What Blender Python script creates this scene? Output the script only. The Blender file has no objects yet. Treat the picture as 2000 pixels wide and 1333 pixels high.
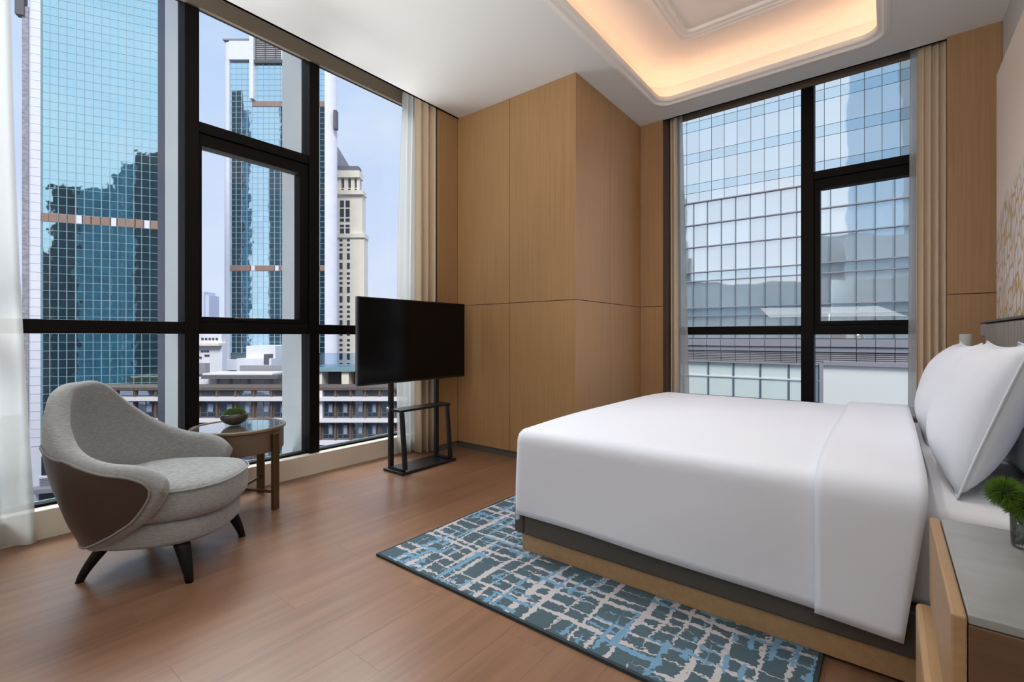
import bpy, bmesh, math, random
from mathutils import Vector, Matrix
random.seed(7)
D = bpy.data
SC = bpy.context.scene
COL = SC.collection
PI = math.pi
# ------------------------------------------------------------------ camera
F = 929.0                       # focal length in pixels of the 2000 px wide frame
YAW = math.atan2(735, 929)
HOR, CAMZ = 657.0, 1.05
S_, C_ = math.sin(YAW), math.cos(YAW)
cam = D.cameras.new('camera'); cam_o = D.objects.new('camera', cam); COL.objects.link(cam_o)
cam.sensor_width = 36.0; cam.lens = 36.0 * F / 2000.0
cam.shift_y = (HOR - 666.5) / 2000.0
cam.clip_start = 0.02; cam.clip_end = 2000
cam_o.location = (0, 0, CAMZ); cam_o.rotation_euler = (PI / 2, 0, YAW)
SC.camera = cam_o
# ------------------------------------------------------------------ world / sky
W = D.worlds.new('sky'); SC.world = W; W.use_nodes = True
nt = W.node_tree; nt.nodes.clear()
def N(t, kind, **kw):
    n = t.nodes.new(kind)
    for k, v in kw.items(): setattr(n, k, v)
    return n
tc = N(nt, 'ShaderNodeTexCoord'); sep = N(nt, 'ShaderNodeSeparateXYZ')
nt.links.new(tc.outputs['Generated'], sep.inputs[0])
ramp = N(nt, 'ShaderNodeValToRGB')
ramp.color_ramp.elements[0].position = 0.0; ramp.color_ramp.elements[0].color = (0.70, 0.77, 0.98, 1)
ramp.color_ramp.elements[1].position = 0.6; ramp.color_ramp.elements[1].color = (0.46, 0.64, 0.95, 1)
nt.links.new(sep.outputs[2], ramp.inputs[0])
noi = N(nt, 'ShaderNodeTexNoise'); noi.inputs['Scale'].default_value = 3.0; noi.inputs['Detail'].default_value = 6; noi.inputs['Roughness'].default_value = 0.55
mp = N(nt, 'ShaderNodeMapping'); mp.inputs['Scale'].default_value = (1, 1, 2.4)
nt.links.new(tc.outputs['Generated'], mp.inputs[0]); nt.links.new(mp.outputs[0], noi.inputs[0])
cr = N(nt, 'ShaderNodeValToRGB'); cr.color_ramp.elements[0].position = 0.42; cr.color_ramp.elements[1].position = 0.72
cr.color_ramp.elements[1].color = (0.55, 0.55, 0.55, 1)
nt.links.new(noi.outputs[0], cr.inputs[0])
mx = N(nt, 'ShaderNodeMix', data_type='RGBA'); nt.links.new(cr.outputs[0], mx.inputs[0]); nt.links.new(ramp.outputs[0], mx.inputs[6])
mx.inputs[7].default_value = (0.80, 0.86, 0.97, 1)
bg = N(nt, 'ShaderNodeBackground'); bg.inputs[1].default_value = 1.06
nt.links.new(mx.outputs[2], bg.inputs[0])
wo = N(nt, 'ShaderNodeOutputWorld'); nt.links.new(bg.outputs[0], wo.inputs[0])
# ------------------------------------------------------------------ sun and large lights
def lamp(name, kind, energy, color, loc=(0, 0, 5), aim=None, **kw):
    l = D.lights.new(name, kind); l.energy = energy; l.color = color
    for k, v in kw.items(): setattr(l, k, v)
    o = D.objects.new(name, l); COL.objects.link(o); o.location = loc
    if aim is not None:
        o.rotation_euler = (Vector(aim) - Vector(loc)).to_track_quat('-Z', 'Y').to_euler()
    return o
lamp('sun', 'SUN', 3.6, (1, 0.96, 0.92), (59, -42.5, 73), (0, 0, 0), angle=0.4)
lamp('left_window_fill', 'AREA', 4000, (0.93, 0.97, 1.0), (-10.5, 4.2, 11.0), (-2.0, -1.5, 0.3), shape='RECTANGLE', size=9, size_y=5)  # added lamp outside the left window, strengthens the daylight
lamp('low_window_fill', 'AREA', 3250, (0.97, 0.98, 1.0), (-10.0, 0.0, -7.5), (-2.4, -0.5, 3.1), shape='RECTANGLE', size=12, size_y=7)  # added lamp below floor level outside, brightens the ceiling
lamp('ceiling_fill', 'AREA', 74, (0.97, 0.98, 1.0), (-0.9, -0.9, 1.5), (-0.8, -0.6, 3.1), shape='RECTANGLE', size=2.0, size_y=1.2)  # added fill behind the camera, aimed at the ceiling
for lx, ly in ((-1.1, 2.1), (-1.1, 2.8), (-1.1, 3.5), (-.55, 2.1), (-.55, 2.8), (-.55, 3.5)):
    lamp('bed_fill', 'SPOT', 26, (1.0, 0.97, 0.95), (lx, ly, 3.34), (lx, ly, 0), spot_size=math.radians(100), spot_blend=1.0, shadow_soft_size=0.05)  # added spots without fittings, they brighten the bed top
# ------------------------------------------------------------------ exposure
SC.view_settings.view_transform = 'Standard'; SC.view_settings.look = 'None'
SC.view_settings.gamma = 1.0; SC.view_settings.use_curve_mapping = False
SC.view_settings.exposure = 0.0
SC.cycles.use_denoising = True
SC.cycles.max_bounces = 10; SC.cycles.diffuse_bounces = 5; SC.cycles.glossy_bounces = 5
SC.cycles.transmission_bounces = 8; SC.cycles.transparent_max_bounces = 24
SC.cycles.caustics_reflective = True; SC.cycles.blur_glossy = 1.0; SC.cycles.caustics_refractive = False
SC.cycles.sample_clamp_indirect = 6.0

# ================================================================== helpers
def srgb(r, g, b):
    def f(c):
        c /= 255.0
        return c / 12.92 if c <= 0.04045 else ((c + 0.055) / 1.055) ** 2.4
    return (f(r), f(g), f(b), 1)
def ray(px, py):
    u, v = (px - 1000) / F, (HOR - py) / F
    return Vector((-S_ + u * C_, C_ + u * S_, v))
def at(px, py, depth):
    """point seen at a pixel, at a given distance ahead of the camera"""
    return Vector((0, 0, CAMZ)) + ray(px, py) * depth
FW = Vector((-S_, C_, 0)); RT = Vector((C_, S_, 0))

class MB:
    def __init__(s): s.v = []; s.f = []
    def add(s, vs, fs):
        o = len(s.v); s.v += [tuple(v) for v in vs]; s.f += [tuple(i + o for i in f) for f in fs]; return s
    def box(s, x0, x1, y0, y1, z0, z1):
        vs = [(x, y, z) for z in (z0, z1) for y in (y0, y1) for x in (x0, x1)]
        return s.add(vs, [(0, 2, 3, 1), (4, 5, 7, 6), (0, 1, 5, 4), (2, 6, 7, 3), (0, 4, 6, 2), (1, 3, 7, 5)])
    def hexa(s, p):      # 8 points: bottom ring of four, top ring of four
        return s.add(p, [(3, 2, 1, 0), (4, 5, 6, 7), (0, 1, 5, 4), (1, 2, 6, 5), (2, 3, 7, 6), (3, 0, 4, 7)])
    def prism(s, poly, z0, z1):
        n = len(poly); vs = [(x, y, z0) for x, y in poly] + [(x, y, z1) for x, y in poly]
        fs = [tuple(reversed(range(n))), tuple(range(n, 2 * n))]
        fs += [(i, (i + 1) % n, n + (i + 1) % n, n + i) for i in range(n)]
        return s.add(vs, fs)
    def rings(s, rs, closed=True, cap0=False, cap1=False):
        n = len(rs[0]); vs = [p for r in rs for p in r]; fs = []
        for a in range(len(rs) - 1):
            for i in range(n if closed else n - 1):
                j = (i + 1) % n
                fs.append((a * n + i, a * n + j, (a + 1) * n + j, (a + 1) * n + i))
        if cap0: fs.append(tuple(reversed(range(n))))
        if cap1: fs.append(tuple(range((len(rs) - 1) * n, len(rs) * n)))
        return s.add(vs, fs)
    def lathe(s, prof, c=(0, 0, 0), n=32):
        rs = [[(c[0] + r * math.cos(2 * PI * i / n), c[1] + r * math.sin(2 * PI * i / n), c[2] + z) for i in range(n)] for r, z in prof]
        return s.rings(rs, True, True, True)
    def tube(s, pts, r, n=8, closed=False, taper=None):
        pts = [Vector(p) for p in pts]; rs = []; m = len(pts); up = Vector((0, 0, 1)); prev = None
        for i, p in enumerate(pts):
            if closed: t = pts[(i + 1) % m] - pts[i - 1]
            else: t = pts[min(i + 1, m - 1)] - pts[max(i - 1, 0)]
            t.normalize()
            if prev is None:
                a = up if abs(t.z) < 0.9 else Vector((1, 0, 0)); a = (a - t * a.dot(t)).normalized()
            else: a = (prev - t * prev.dot(t)).normalized()
            prev = a; b = t.cross(a); rr = r if taper is None else taper[i]
            rs.append([p + (a * math.cos(2 * PI * k / n) + b * math.sin(2 * PI * k / n)) * rr for k in range(n)])
        if closed: rs.append(rs[0])
        return s.rings(rs, True, not closed, not closed)
    def bar(s, a, b, w, d, up=(0, 0, 1)):      # straight bar of section w (sideways) x d (along up)
        a, b, up = Vector(a), Vector(b), Vector(up); t = (b - a).normalized()
        x = t.cross(up).normalized() * w / 2; y = x.cross(t).normalized() * d / 2
        return s.hexa([a - x - y, a + x - y, a + x + y, a - x + y, b - x - y, b + x - y, b + x + y, b - x + y])
    def spikes(s, c, r0, r1, n, zmin=-1.0, w=0.004, sq=1.0):
        for _ in range(n):
            z = random.uniform(zmin, 1); t = random.uniform(0, 2 * PI); q = math.sqrt(1 - z * z)
            d = Vector((q * math.cos(t), q * math.sin(t), z)); a = d.orthogonal().normalized(); a.rotate(Matrix.Rotation(random.uniform(0, 6.28), 3, d)); b = d.cross(a)
            k = Vector((d.x, d.y, d.z * sq)); p = Vector(c) + k * r0; e = Vector(c) + k * (r1 * random.uniform(.88, 1.06)) + (a * random.uniform(-1, 1) + b * random.uniform(-1, 1)) * r1 * .12
            s.add([p + a * w, p - a * w * .5 + b * w * .8, p - a * w * .5 - b * w * .8, e], [(0, 1, 3), (1, 2, 3), (2, 0, 3)])
        return s
    def mesh(s, name):
        me = D.meshes.new(name); me.from_pydata(s.v, [], s.f); me.update()
        bm = bmesh.new(); bm.from_mesh(me); bmesh.ops.recalc_face_normals(bm, faces=bm.faces); bm.to_mesh(me); bm.free()
        return me

def obj(name, mb, mat, parent=None, bevel=0.0, seg=2, smooth=False, sub=0, solid=0.0, local=False):
    me = mb if isinstance(mb, bpy.types.Mesh) else mb.mesh(name)
    if not me.materials: me.materials.append(mat)
    o = D.objects.new(name, me); COL.objects.link(o)
    if smooth:
        for p in me.polygons: p.use_smooth = True
    if solid: m = o.modifiers.new('solid', 'SOLIDIFY'); m.thickness = solid; m.offset = 0
    if bevel:
        m = o.modifiers.new('bevel', 'BEVEL'); m.width = bevel; m.segments = seg; m.limit_method = 'ANGLE'; m.angle_limit = 0.6
    if sub: m = o.modifiers.new('sub', 'SUBSURF'); m.levels = sub; m.render_levels = sub
    if parent is not None:
        o.parent = parent
        if not local: o.matrix_parent_inverse = basis(parent).inverted()
    return o
def basis(p):
    m = p.matrix_basis.copy()
    return m if p.parent is None else basis(p.parent) @ p.matrix_parent_inverse @ m
def tag(o, label, cat, group=None):
    o['label'] = label; o['category'] = cat
    if group: o['group'] = group
    return o
def thing(name, label, cat, loc=(0, 0, 0), rz=0.0, group=None):
    o = D.objects.new(name, None); COL.objects.link(o); o.location = loc; o.rotation_euler = (0, 0, rz)
    o.empty_display_size = 0.1
    return tag(o, label, cat, group)
def structure(name, mb=None, mat=None, **kw):
    if mb is None:
        o = D.objects.new(name, None); COL.objects.link(o)
    else: o = obj(name, mb, mat, **kw)
    o['kind'] = 'structure'; return o
def stuff(o): o['kind'] = 'stuff'; return o

# ------------------------------------------------------------------ materials
def mat(name, col, rough=0.5, metal=0.0, spec=0.5, var=None, bump=None, coat=0.0, sheen=0.0, emit=None, rnd=0.0, col2=None):
    """var=(scale xyz, detail, amount): noise that lightens and darkens; col2: second colour mixed by it; rnd: per-object value shift"""
    m = D.materials.new(name); m.use_nodes = True; t = m.node_tree; b = t.nodes['Principled BSDF']
    c = srgb(*col); b.inputs['Base Color'].default_value = c; b.inputs['Roughness'].default_value = rough
    b.inputs['Metallic'].default_value = metal; b.inputs['Specular IOR Level'].default_value = spec
    b.inputs['Coat Weight'].default_value = coat; b.inputs['Sheen Weight'].default_value = sheen
    last = None
    if var or bump or rnd:
        co = N(t, 'ShaderNodeTexCoord')
    if rnd:
        oi = N(t, 'ShaderNodeObjectInfo')
    if var:
        sc, det, amt = var
        mpn = N(t, 'ShaderNodeMapping'); mpn.inputs['Scale'].default_value = sc
        t.links.new(co.outputs['Object'], mpn.inputs[0])
        if rnd:
            cm = N(t, 'ShaderNodeCombineXYZ'); ml = N(t, 'ShaderNodeMath', operation='MULTIPLY'); ml.inputs[1].default_value = 57.0
            t.links.new(oi.outputs['Random'], ml.inputs[0])
            for i in range(3): t.links.new(ml.outputs[0], cm.inputs[i])
            t.links.new(cm.outputs[0], mpn.inputs['Location'])
        nz = N(t, 'ShaderNodeTexNoise'); nz.inputs['Scale'].default_value = 1.0; nz.inputs['Detail'].default_value = det; nz.inputs['Roughness'].default_value = 0.6
        t.links.new(mpn.outputs[0], nz.inputs[0])
        mr = N(t, 'ShaderNodeMapRange'); mr.inputs[1].default_value = 0.3; mr.inputs[2].default_value = 0.7
        t.links.new(nz.outputs[0], mr.inputs[0])
        mi = N(t, 'ShaderNodeMix', data_type='RGBA')
        t.links.new(mr.outputs[0], mi.inputs[0])
        c2 = srgb(*col2) if col2 else tuple(min(1, x * (1 + amt)) for x in c[:3]) + (1,)
        c1 = c if col2 else tuple(x * (1 - amt) for x in c[:3]) + (1,)
        mi.inputs[6].default_value = c1; mi.inputs[7].default_value = c2
        last = mi.outputs[2]
    if rnd:
        hs = N(t, 'ShaderNodeHueSaturation')
        mr2 = N(t, 'ShaderNodeMapRange'); mr2.inputs[3].default_value = 1 - rnd; mr2.inputs[4].default_value = 1 + rnd
        t.links.new(oi.outputs['Random'], mr2.inputs[0]); t.links.new(mr2.outputs[0], hs.inputs['Value'])
        if last: t.links.new(last, hs.inputs['Color'])
        else: hs.inputs['Color'].default_value = c
        last = hs.outputs[0]
    if last: t.links.new(last, b.inputs['Base Color'])
    if bump:
        sc, st = bump[:2]; dist = bump[2] if len(bump) > 2 else 0.01
        mpb = N(t, 'ShaderNodeMapping'); mpb.inputs['Scale'].default_value = sc; t.links.new(co.outputs['Object'], mpb.inputs[0])
        nb = N(t, 'ShaderNodeTexNoise'); nb.inputs['Scale'].default_value = 1.0; nb.inputs['Detail'].default_value = 4; t.links.new(mpb.outputs[0], nb.inputs[0])
        bn = N(t, 'ShaderNodeBump'); bn.inputs['Strength'].default_value = st; bn.inputs['Distance'].default_value = dist
        t.links.new(nb.outputs[0], bn.inputs['Height']); t.links.new(bn.outputs[0], b.inputs['Normal'])
    if emit:
        b.inputs['Emission Color'].default_value = emit[0] + (1,); b.inputs['Emission Strength'].default_value = emit[1]
    return m
def see_through(name, clear, tint, gloss, rough=0.0, body=None, body_w=0.0):
    """thin sheet: lets light straight through (tinted), mirrors a little, optionally scatters"""
    m = D.materials.new(name); m.use_nodes = True; t = m.node_tree; t.nodes.clear()
    out = N(t, 'ShaderNodeOutputMaterial'); tr = N(t, 'ShaderNodeBsdfTransparent'); tr.inputs[0].default_value = tint + (1,)
    sh = tr.outputs[0]
    if body:
        df = N(t, 'ShaderNodeBsdfDiffuse'); df.inputs[0].default_value = body + (1,)
        tl = N(t, 'ShaderNodeBsdfTranslucent'); tl.inputs[0].default_value = body + (1,)
        m1 = N(t, 'ShaderNodeMixShader'); m1.inputs[0].default_value = 0.5; t.links.new(df.outputs[0], m1.inputs[1]); t.links.new(tl.outputs[0], m1.inputs[2])
        m2 = N(t, 'ShaderNodeMixShader'); m2.inputs[0].default_value = body_w; t.links.new(sh, m2.inputs[1]); t.links.new(m1.outputs[0], m2.inputs[2]); sh = m2.outputs[0]
    if gloss:
        gl = N(t, 'ShaderNodeBsdfGlossy'); gl.inputs['Roughness'].default_value = rough
        lw = N(t, 'ShaderNodeLayerWeight'); lw.inputs[0].default_value = 0.25
        mu = N(t, 'ShaderNodeMath', operation='MULTIPLY_ADD'); mu.inputs[1].default_value = gloss; mu.inputs[2].default_value = 0.015
        t.links.new(lw.outputs['Fresnel'], mu.inputs[0])
        m3 = N(t, 'ShaderNodeMixShader'); t.links.new(mu.outputs[0], m3.inputs[0]); t.links.new(sh, m3.inputs[1]); t.links.new(gl.outputs[0], m3.inputs[2]); sh = m3.outputs[0]
    t.links.new(sh, out.inputs[0]); return m
def mirror_glass(name, tint, body, wave=0.02, wscale=0.35, mixw=0.85):
    """coated facade glass: tinted mirror over a dark body, slightly wavy"""
    m = D.materials.new(name); m.use_nodes = True; t = m.node_tree; t.nodes.clear()
    out = N(t, 'ShaderNodeOutputMaterial'); gl = N(t, 'ShaderNodeBsdfGlossy'); gl.inputs[0].default_value = tint + (1,); gl.inputs['Roughness'].default_value = 0.03
    df = N(t, 'ShaderNodeBsdfDiffuse'); df.inputs[0].default_value = body + (1,)
    oi = N(t, 'ShaderNodeObjectInfo'); hs = N(t, 'ShaderNodeHueSaturation'); hs.inputs['Color'].default_value = tint + (1,)
    mr = N(t, 'ShaderNodeMapRange'); mr.inputs[3].default_value = 0.93; mr.inputs[4].default_value = 1.05
    t.links.new(oi.outputs['Random'], mr.inputs[0]); t.links.new(mr.outputs[0], hs.inputs['Value']); t.links.new(hs.outputs[0], gl.inputs[0])
    ge = N(t, 'ShaderNodeNewGeometry'); mpn = N(t, 'ShaderNodeMapping'); mpn.inputs['Scale'].default_value = (wscale,) * 3
    t.links.new(ge.outputs['Position'], mpn.inputs[0])
    nz = N(t, 'ShaderNodeTexNoise'); nz.inputs['Scale'].default_value = 1; nz.inputs['Detail'].default_value = 1.5; t.links.new(mpn.outputs[0], nz.inputs[0])
    bn = N(t, 'ShaderNodeBump'); bn.inputs['Strength'].default_value = 1.0; bn.inputs['Distance'].default_value = wave
    t.links.new(nz.outputs[0], bn.inputs['Height']); t.links.new(bn.outputs[0], gl.inputs['Normal'])
    mi = N(t, 'ShaderNodeMixShader'); mi.inputs[0].default_value = mixw; t.links.new(df.outputs[0], mi.inputs[1]); t.links.new(gl.outputs[0], mi.inputs[2])
    t.links.new(mi.outputs[0], out.inputs[0]); return m

M = {}
M['white'] = mat('white_paint', (226, 225, 222), 0.6, bump=((60, 60, 60), 0.03))
M['cove'] = mat('cove_paint', (238, 234, 229), 0.6)
M['wall'] = mat('grey_wall_paint', (205, 203, 198), 0.7)
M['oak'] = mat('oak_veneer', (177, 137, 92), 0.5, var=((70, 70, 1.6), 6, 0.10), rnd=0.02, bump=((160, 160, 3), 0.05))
M['oak_shaded'] = mat('oak_veneer_shaded', (166, 128, 88), 0.5, var=((70, 70, 1.6), 6, 0.10), rnd=0.02, bump=((160, 160, 3), 0.05))  # darker copy of the oak, shade on the window returns put into the colour
M['plank'] = mat('floor_plank', (128, 94, 71), 0.30, var=((26, 1.3, 8), 8, 0.19), rnd=0.04, col2=None, bump=((90, 4, 20), 0.06, 0.004))
M['joint'] = mat('floor_joint', (104, 76, 58), 0.8)
M['stone'] = mat('sill_stone', (232, 223, 206), 0.35, var=((3, 3, 3), 5, 0.07))
M['bronze'] = mat('bronze_frame', (18, 14, 12), 0.55, spec=0.12)
M['taupe'] = mat('taupe_board', (112, 98, 82), 0.6)
M['alu'] = mat('grey_cladding', (196, 199, 200), 0.35, metal=0.0)
M['alu_dark'] = mat('dark_cladding', (52, 56, 72), 0.4)
M['ledge'] = mat('ledge_metal', (150, 182, 190), 0.25, metal=0.3)
M['glass'] = see_through('window_glass', True, (0.98, 0.99, 0.985), 0.22)
M['sheer'] = see_through('sheer_fabric', True, (1, 1, 1), 0, body=(0.62, 0.62, 0.60), body_w=0.84)
M['drape'] = mat('drape_fabric', (214, 192, 163), 0.85, sheen=0.3, bump=((300, 300, 300), 0.06))
M['baseb'] = mat('baseboard_grey', (92, 88, 78), 0.5)
M['led'] = mat('led_tape', (255, 220, 180), 0.5, emit=((1.0, 0.61, 0.37), 8.6))
M['linen'] = mat('white_linen', (226, 230, 240), 0.75, sheen=0.2, bump=((9, 9, 9), 0.10, 0.02))
M['linen2'] = mat('white_cotton', (228, 232, 241), 0.75, sheen=0.2, bump=((12, 12, 12), 0.12, 0.02))
M['sheet'] = mat('fitted_sheet', (222, 222, 226), 0.8)
M['bedbase'] = mat('bed_upholstery', (78, 72, 66), 0.7, bump=((200, 200, 200), 0.06))
M['head'] = mat('headboard_fabric', (150, 143, 134), 0.7, bump=((200, 200, 200), 0.06))
M['chairfab'] = mat('chair_tweed', (146, 146, 145), 0.9, sheen=0.25, var=((50, 50, 330), 3, 0.24), bump=((200, 200, 500), 0.25))
M['leather'] = mat('brown_leather', (62, 48, 40), 0.38, bump=((120, 120, 120), 0.05))
M['black'] = mat('black_metal', (8, 8, 9), 0.45, spec=0.3)
M['tvstand'] = mat('black_powder_coat', (20, 24, 30), 0.3, spec=0.6)
M['chrome'] = mat('chrome', (200, 200, 200), 0.15, metal=1.0)
M['screen'] = mat('tv_screen', (3, 3, 4), 0.16, spec=0.25)
M['tvbody'] = mat('tv_body', (20, 20, 22), 0.4)
M['tvedge'] = mat('tv_edge', (120, 122, 124), 0.35, metal=0.6)
M['tablewood'] = mat('taupe_leather', (106, 86, 68), 0.45)
M['brass'] = mat('aged_bronze', (98, 80, 58), 0.38, metal=0.7)
M['tabletop'] = mat('polished_stone', (122, 112, 104), 0.04, spec=1.0, coat=1.0)
M['rimmetal'] = mat('rim_bronze', (150, 132, 110), 0.3, metal=0.6)
M['bowl'] = mat('glazed_bowl', (56, 46, 34), 0.3, var=((22, 22, 22), 4, 0.45), coat=0.3)
M['moss'] = mat('moss', (92, 132, 36), 0.85, var=((60, 60, 60), 2, 0.35))
M['moss2'] = mat('green_bristle', (92, 124, 34), 0.8, var=((40, 40, 40), 2, 0.35))
M['mossdark'] = mat('moss_core', (36, 56, 18), 0.9)
M['clear'] = see_through('clear_glass', True, (0.90, 0.93, 0.92), 0.9)
M['ribglass'] = see_through('ribbed_glass', True, (0.86, 0.88, 0.84), 0.7, rough=0.1, body=(0.90, 0.92, 0.87), body_w=0.8)
M['marble'] = mat('grey_marble', (150, 150, 148), 0.25, var=((2.2, 9, 4), 6, 0.10))
M['ns_oak'] = mat('nightstand_oak', (168, 134, 96), 0.45, var=((60, 3, 60), 5, 0.10))
M['ns_dark'] = mat('nightstand_walnut', (104, 76, 54), 0.5, var=((3, 40, 60), 5, 0.12))

# ================================================================== room shell
XS, YS, H = -3.2, 4.44, 3.11          # strip planes and ceiling height
XW, XG, YG = 0.585, -3.52, 4.75       # right wall, left glass, far glass
XB, YB = -1.91, 3.215                 # column faces
BACK = -1.9
# floor: substrate plus planks one by one
fl = structure('floor', MB().box(-3.60, XW + .15, BACK - .1, 4.85, -0.16, -0.014), M['joint'])
PW, PL = 0.182, 1.22
plank_mesh = {}
row = 0; x = -3.43
while x < XW - 0.01:
    x1 = min(x + PW, XW)
    off = (row * 0.41) % PL
    y = BACK - off
    yend = 4.66 if x1 > XB + .02 else YB + 0.02
    while y < yend:
        a, b = max(y, BACK), min(y + PL, yend)
        if b - a > 0.03:
            key = (round(x1 - x, 3), round(b - a, 3))
            if key not in plank_mesh:
                w, l = (x1 - x) / 2 - 0.0002, (b - a) / 2 - 0.0002
                e = 0.00012
                mb = MB(); mb.hexa([(-w, -l, -.013), (w, -l, -.013), (w, l, -.013), (-w, l, -.013), (-w, -l, -e), (w, -l, -e), (w, l, -e), (-w, l, -e)])
                mb.add([(-w, -l, -e), (w, -l, -e), (w, l, -e), (-w, l, -e), (-w + e, -l + e, 0), (w - e, -l + e, 0), (w - e, l - e, 0), (-w + e, l - e, 0)],
                       [(4, 5, 6, 7), (0, 1, 5, 4), (1, 2, 6, 5), (2, 3, 7, 6), (3, 0, 4, 7)])
                plank_mesh[key] = mb.mesh('plank'); plank_mesh[key].materials.append(M['plank'])
            o = obj('plank', plank_mesh[key], M['plank'], fl); o.location = ((x + x1) / 2, (a + b) / 2, 0)
        y += PL
    x += PW; row += 1

def rrect(x0, x1, y0, y1, r, n=8):
    pts = []
    for cx, cy, a0 in ((x1 - r, y1 - r, 0), (x0 + r, y1 - r, PI / 2), (x0 + r, y0 + r, PI), (x1 - r, y0 + r, 1.5 * PI)):
        pts += [(cx + r * math.cos(a0 + k * PI / 2 / n), cy + r * math.sin(a0 + k * PI / 2 / n)) for k in range(n + 1)]
    return pts
# ceiling slab with a rounded opening for the lit tray
CX0, CX1, CY0, CY1 = -1.63, -0.01, 1.30, 4.18
hole = rrect(CX0, CX1, CY0, CY1, 0.13)
def ceiling_face():
    mb = MB()
    ex0, ex1, ey0, ey1 = XS, XW + .15, BACK - .1, 4.47
    n = len(hole); q = n // 4
    vs = [(x, y, H) for x, y in hole] + [(ex1, ey1, H), (ex0, ey1, H), (ex0, ey0, H), (ex1, ey0, H)]
    fs = []
    for k in range(4):
        c = n + k
        for i in range(q - 1): fs.append((k * q + i, k * q + i + 1, c))
        fs.append((k * q + q - 1, (k * q + q) % n, n + (k + 1) % 4, c))
    mb.add(vs, fs)
    mb.add([(x, y, H) for x, y in hole] + [(x, y, H + .05) for x, y in hole], [(i, (i + 1) % n, n + (i + 1) % n, n + i) for i in range(n)])
    # edges of the slab along the curtain pockets
    mb.box(ex0, ex0 + .02, ey0, ey1, H, H + .30)
    mb.box(ex0, ex1, ey1 - .02, ey1, H, H + .30)
    return mb
ceil = structure('ceiling', ceiling_face(), M['white'])
TZ = 3.40
def ring(mb, p0, p1, z0, z1):
    n = len(p0)
    mb.add([(x, y, z0) for x, y in p0] + [(x, y, z1) for x, y in p1], [(i, (i + 1) % n, n + (i + 1) % n, n + i) for i in range(n)])
def rr(o, r=0.13): return rrect(CX0 + o, CX1 - o, CY0 + o, CY1 - o, max(r - o * .6, 0.03))
# lip moulding round the opening (stepped), with an upstand that hides the light tape
lip = MB()
prof = [(-0.022, H), (-0.022, H - .006), (-.004, H - .012), (.012, H - .012), (.018, H - .004), (.026, H + .004), (.044, H + .010), (.050, H + .020), (.050, H + .045), (.030, H + .045)]
for (a, za), (b, zb) in zip(prof[:-1], prof[1:]): ring(lip, rr(a), rr(b), za, zb)
obj('trim_moulding', lip, M['cove'], ceil, smooth=False)
tray = MB()
ring(tray, rr(0.03), rr(-0.16, 0.2), H + .045, H + .045)
ring(tray, rr(-0.16, 0.2), rr(-0.16, 0.2), H + .045, TZ - .05)
ring(tray, rr(-0.16, 0.2), rr(-0.10, 0.2), TZ - .05, TZ)
IP = (-1.335, -0.305, 1.72, 3.86)
def ir(o, r=0.10): return rrect(IP[0] + o, IP[1] - o, IP[2] + o, IP[3] - o, max(r - o * .5, .02))
ring(tray, rr(-0.10, 0.2), ir(0), TZ, TZ)
obj('tray_ceiling', tray, M['cove'], ceil)
ipm = MB()
pr = [(0, TZ), (0.0, TZ + .004), (.005, TZ + .004), (.005, TZ - .008), (.045, TZ - .012), (.055, TZ - .004), (.075, TZ - .004), (.085, TZ + .004), (.110, TZ + .006), (.115, TZ + .03)]
for (a, za), (b, zb) in zip(pr[:-1], pr[1:]): ring(ipm, ir(a), ir(b), za, zb)
obj('tray_moulding', ipm, M['cove'], ceil)
obj('tray_panel', MB().prism(ir(.113), TZ + .028, TZ + .05), M['cove'], ceil)
led = MB()
ring(led, rr(-0.095, .18), rr(-0.07, .18), H + .052, H + .052)
obj('led_tape', led, M['led'], ceil)
roof = structure('trim_1', MB().box(-3.6, XW + .2, BACK - .15, 4.9, 3.47, 3.56), M['white'])

# walls
structure('wall_right', MB().box(XW, XW + .15, BACK - .1, 4.85, -.16, 3.42), M['wall'])
structure('wall_back', MB().box(-3.6, XW + .15, BACK - .15, BACK, -.16, 3.42), M['wall'])
# column in the corner, clad in separate veneer panels
colm = structure('wall_corner', MB().box(-3.60, XB - .025, YB + .025, 4.86, -.014, 3.42), M['joint'])
JZ, JX, JY, GAP = 1.336, -2.572, 3.80, 0.0022
BB = 0.058
def panel(x0, x1, y0, y1, z0, z1, par, m=None): return obj('panel', MB().box(x0, x1, y0, y1, z0, z1), m or M['oak'], par, bevel=0.0012, seg=1)
for z0, z1 in ((BB, JZ - GAP), (JZ + GAP, H)):
    panel(XS, JX - GAP, YB, YB + .02, z0, z1, colm)
    panel(JX + GAP, XB - .0206, YB, YB + .02, z0, z1, colm)
    panel(XB - .02, XB, YB, JY - GAP, z0, z1, colm)
    panel(XB - .02, XB, JY + GAP, YS, z0, z1, colm)
structure('baseboard_corner', MB().box(XS, XB - .012, YB + .012, YB + .03, 0, BB - .003).box(XB - .03, XB - .012, YB + .012, YS, 0, BB - .003), M['baseb'])
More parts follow.
